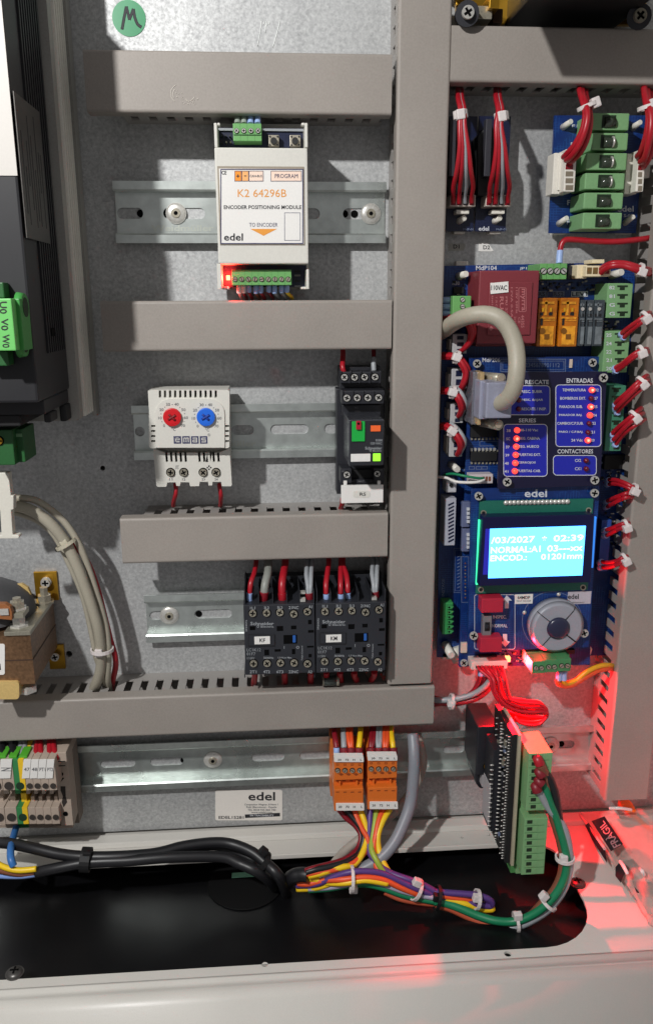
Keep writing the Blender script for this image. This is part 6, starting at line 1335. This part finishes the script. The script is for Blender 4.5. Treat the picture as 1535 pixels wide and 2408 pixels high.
tube([(322, 1110, 30), (318, 1150, 30), (300, 1200, 28), (250, 1270, 26), (130, 1320, 24), (-20, 1345, 22)], 1.9, 'wire', RED, g); tube([(352, 1120, 30), (348, 1160, 30), (330, 1220, 28), (260, 1300, 26), (140, 1340, 24), (-20, 1330, 22)], 1.9, 'wire', REDD, g); tube([(388, 1170, 34), (340, 1225, 32), (260, 1275, 30), (150, 1305, 28), (40, 1315, 26), (-30, 1310, 22)], 2.0, 'wire', GREYW, g); tube([(400, 1200, 32), (350, 1262, 30), (270, 1310, 28), (150, 1330, 26), (-20, 1300, 22)], 1.9, 'wire', RED, g)
tie(112, 1325, 27, 90, 8, 4.4, g, head=(0, 12))
for x in (320, 350): tube([(x, 1095, 30), (x, 1140, 30)], 2.2, 'ferrule', LBLUE, g)
# ================================================================ VERTICAL MODULE ON THE BOTTOM RAIL
fr(1560, 2320, 3.8375)
V = T('rail_module', 'narrow black rail module with a vertical board and two rows of green terminals', 'electronic module', P(400, 2100, 40))
ztop = P(600, 430, 84).z; zbot = P(540, 2090, 84).z; xp = (P(600, 430, 84).x+P(540, 2090, 84).x)/2
brd = fin(MB().boxw(xp-0.0012, xp+0.0006, -0.084, -0.042, zbot, ztop), 'edge_board', mat('board_edge', (170, 160, 138), 0.5, var=0.08), V)
fin(MB().boxw(xp-0.0046, xp-0.0014, -0.082, -0.043, zbot+0.0008, ztop-0.0008), 'black_side', BLACK2, V)
mb = MB(); random.seed(3); nz = 44
for c_i, (yy, st) in enumerate(((-0.079, 1), (-0.074, 2), (-0.062, 1), (-0.052, 2))):
    for i in range(nz):
        if i % st: continue
        z = zbot+0.002+(ztop-zbot-0.004)*i/nz
        mb.cone((xp-0.0046, yy, z), (xp-0.0062, yy-0.0004, z+0.0004), 0.00055, 0.0003, 5)
fin(mb, 'solder_pins', STEEL, V, kind='stuff')
mb = MB()
for i in range(16): z = zbot+0.010+i*0.0034; mb.cone((xp-0.0102, -0.066, z), (xp-0.0125, -0.0655, z), 0.0005, 0.0004, 5)
for i in range(26): z = ztop-0.006-i*0.0030; mb.cone((xp-0.0050, -0.0665, z), (xp-0.0070, -0.066, z), 0.0005, 0.0004, 5)
fin(mb, 'header_pins', STEEL, V, kind='stuff')
for i in range(22):
    z = random.uniform(zbot+0.006, ztop-0.008); yy = random.choice((-0.0685, -0.0705, -0.0565)); h_ = random.choice((0.0012, 0.002, 0.0035))
    fin(MB().boxw(xp-0.0058, xp-0.0046, yy-0.001, yy+0.001, z, z+h_), 'surface_component', random.choice((BLACK, GINK, SILKD, BLACK, NICK)), V)
box(60, 320, 330, 940, 42, 9, 'rail_housing', BLACK, V, bev=1.0); poly([(40, 930), (330, 930), (330, 1110), (100, 1110), (60, 1060)], 36, 10, 'lower_hook', BLACK, V, bev=0.8)
sock(195, 828, 46, 42, V, 'plus', BRASS)
w = box(132, 940, 318, 1085, 42.5, 36, 'qr_tag', mat('tag_grey', (176, 172, 174), 0.5), V); 
poly([(250, 1110), (400, 1100), (520, 1400), (530, 1900), (480, 1960), (380, 1760), (275, 1540)], 44, 20, 'lower_body', BLACK, V, bev=1.0)
fin(MB().boxw(xp-0.0106, xp-0.0102, -0.062, -0.046, P(360, 1540, 60).z, P(360, 1060, 60).z), 'side_label', MC['tag_grey'], V); fin(MB().boxw(xp-0.0101, xp-0.0047, -0.064, -0.045, P(360, 1600, 60).z, P(360, 560, 60).z), 'side_cover', BLACK, V, bev=0.5)
for i, (x0, x1, y0, y1, xs) in enumerate(((706, 1000, 662, 1388, 0), (648, 940, 1492, 2200, 0))):
    fr(1560, 2320, 3.8375)
    o = box(x0, y0, x1, y1, 92, 66, 'terminal_strip', GREEN2, V, bev=0.4); fin(MB().rect(x0-70, y0+14, x0-6, y1-8, 80, 62), 'strip_rear', GREEN2, V, bev=0.4)
    fin(MB().boxw(xp+0.0008, P(x0-60, y0, 75).x, -0.078, -0.058, P(x0, y1, 80).z, P(x0, y0, 80).z), 'strip_socket', mat('shade_connector', (78, 136, 78), 0.5), V)
    for k in range(8):
        yy = y0+(y1-y0)*(k+0.5)/8; h_ = (y1-y0)/8; sx = -k*5.5
        box(x0+55+sx*0.4, yy-h_*.24, x0+120+sx*0.4, yy+h_*.24, 92.15, 91.4, 'wire_hole', MC['deep_green_hollow'], o); box(x0+128+sx*.4, yy-h_*.3, x0+185+sx*.4, yy+h_*.3, 92.3, 92, 'release_lever', GREEN2, o)
        if k: box(x0+20, y0+(y1-y0)*k/8-1.5, x1-20, y0+(y1-y0)*k/8+1.5, 92.12, 91.9, 'joint', GREEND, o)
# ================================================================ CLEAR BAG
fr(1860, 2560, 4.013)
Bg = T('plastic_bag', 'clear plastic bag with a black FRÀGIL tape lying on the floor at right', 'bag', FP(900, 1500))
def bagpoint(x, y, h):
    return FP(x, y, ZF+h)
nx, ny = 14, 16; vs = []
random.seed(9)
for j in range(ny+1):
    for i in range(nx+1):
        u, v = i/nx, j/ny
        xl_ = 215+(1095-215)*v; yl_ = 520+(1850-520)*v
        xr_ = 1420; yr_ = 430+(1500)*v
        x = xl_+(xr_-xl_)*u+0*v; y = yl_+(yr_-yl_)*u
        h = 0.004+0.016*math.sin(min(u*2.2, 1.57))*(0.6+0.4*math.sin(v*3.1))+random.uniform(-0.0012, 0.0012)
        p = bagpoint(x, y, h*1.0); vs.append(p)
fs = [[j*(nx+1)+i, j*(nx+1)+i+1, (j+1)*(nx+1)+i+1, (j+1)*(nx+1)+i] for j in range(ny) for i in range(nx)]
mb = MB(); mb.add(vs, fs, True); fin(mb, 'bag_film', BAG, Bg)
vb = [Vector((v.x, v.y, ZF+0.0012+(0.0006 if (k % 3) else 0))) for k, v in enumerate(vs)]; mb = MB(); mb.add(vb, fs, True); fin(mb, 'lower_film', BAG, Bg)
tp = [(385, 635), (555, 572), (800, 940), (640, 1035)]
hh = 0.021
def onbag(x, y, k=0): return FP(x, y, ZF+hh+k)
TAPE = mat('black_tape', (34, 28, 34), 0.35)
mb = MB(); q4 = [onbag(*p) for p in tp]; mb.add(q4+[q+Vector((0, 0, 0.0004)) for q in q4], [(0, 1, 2, 3), (7, 6, 5, 4), (0, 4, 5, 1), (1, 5, 6, 2), (2, 6, 7, 3), (3, 7, 4, 0)]); fixn(fin(mb, 'black_tape', TAPE, Bg))
vs_, fs_ = glyphs('FRÀGIL', 1); mx, Mx = min(v[0] for v in vs_), max(v[0] for v in vs_); my, My = min(v[1] for v in vs_), max(v[1] for v in vs_)
a_, b_, c_2, d_ = (640, 1010), (425, 668), (545, 605), (770, 955)    # baseline start, cap-line start ...
A0, A1, A2, A3 = Vector((655, 1008)), Vector((455, 700)), Vector((545, 618)), Vector((775, 945))
out = []
for v in vs_:
    u = (v[0]-mx)/(Mx-mx); w_ = (v[1]-my)/(My-my)
    # text runs from the lower end of the tape up, tops to the left
    base = A3*(1-u)+A2*u; top = A0*(1-u)+A1*u; p = base*(1-w_)+top*w_; out.append(onbag(p.x, p.y, 0.0006))
mb = MB(); mb.add(out, fs_); fin(mb, 'tape_lettering', mat('tape_ink', (170, 130, 134), 0.5, var=0), Bg)
for (pts, M) in (([(300, 690), (345, 660), (560, 1000), (590, 1190), (400, 900)], TAPE), ([(700, 1250), (760, 1180), (930, 1140), (1010, 1240), (840, 1300), (770, 1450), (700, 1360)], TAPE), ([(920, 1430), (1200, 1450), (1200, 1620), (980, 1580)], TAPE)):
    q = [FP(x, y, ZF+0.009) for x, y in pts]; n_ = len(q); mb = MB(); mb.add(q+[p+Vector((0, 0, 0.0005)) for p in q], [list(range(n_)), list(range(2*n_-1, n_-1, -1))]+[[i, n_+i, n_+(i+1) % n_, (i+1) % n_] for i in range(n_)]); fixn(fin(mb, 'dark_tape_strip', M, Bg))
mb = MB(); mb.tubew([FP(560, 1000, ZF+0.012), FP(230, 540, ZF+0.006)], 0.0011, n=6); fin(mb, 'folded_edge', mat('bag_fold', (240, 200, 200), 0.2, alpha=0.7), Bg)
mb = MB()
for a, b in (((620, 460), (910, 480)), ((760, 1160), (860, 1330)), ((1030, 1270), (1080, 1340))): mb.tubew([FP(*a, ZF+0.023), FP((a[0]+b[0])/2, (a[1]+b[1])/2-10, ZF+0.025), FP(*b, ZF+0.022)], 0.0012, n=6)
fin(mb, 'bright_crease', mat('bag_crease', (245, 240, 238), 0.1, alpha=0.8), Bg)
g = T('wire', 'orange tipped wire below the foot of the right duct, behind the clear bag', 'wire', P(950, 520, 10))
tube([(750, 380, 14), (850, 420, 16), (940, 560, 20)], 5.0, 'orange_tip', mat('vivid_orange', (240, 110, 20), 0.4), g, rs=lambda t: 1-0.3*t); tube([(920, 540, 20), (1020, 620, 22), (1120, 710, 24), (1260, 820, 26)], 1.6, 'insulation', mat('vivid_orange', (240, 110, 20), 0.4), g)
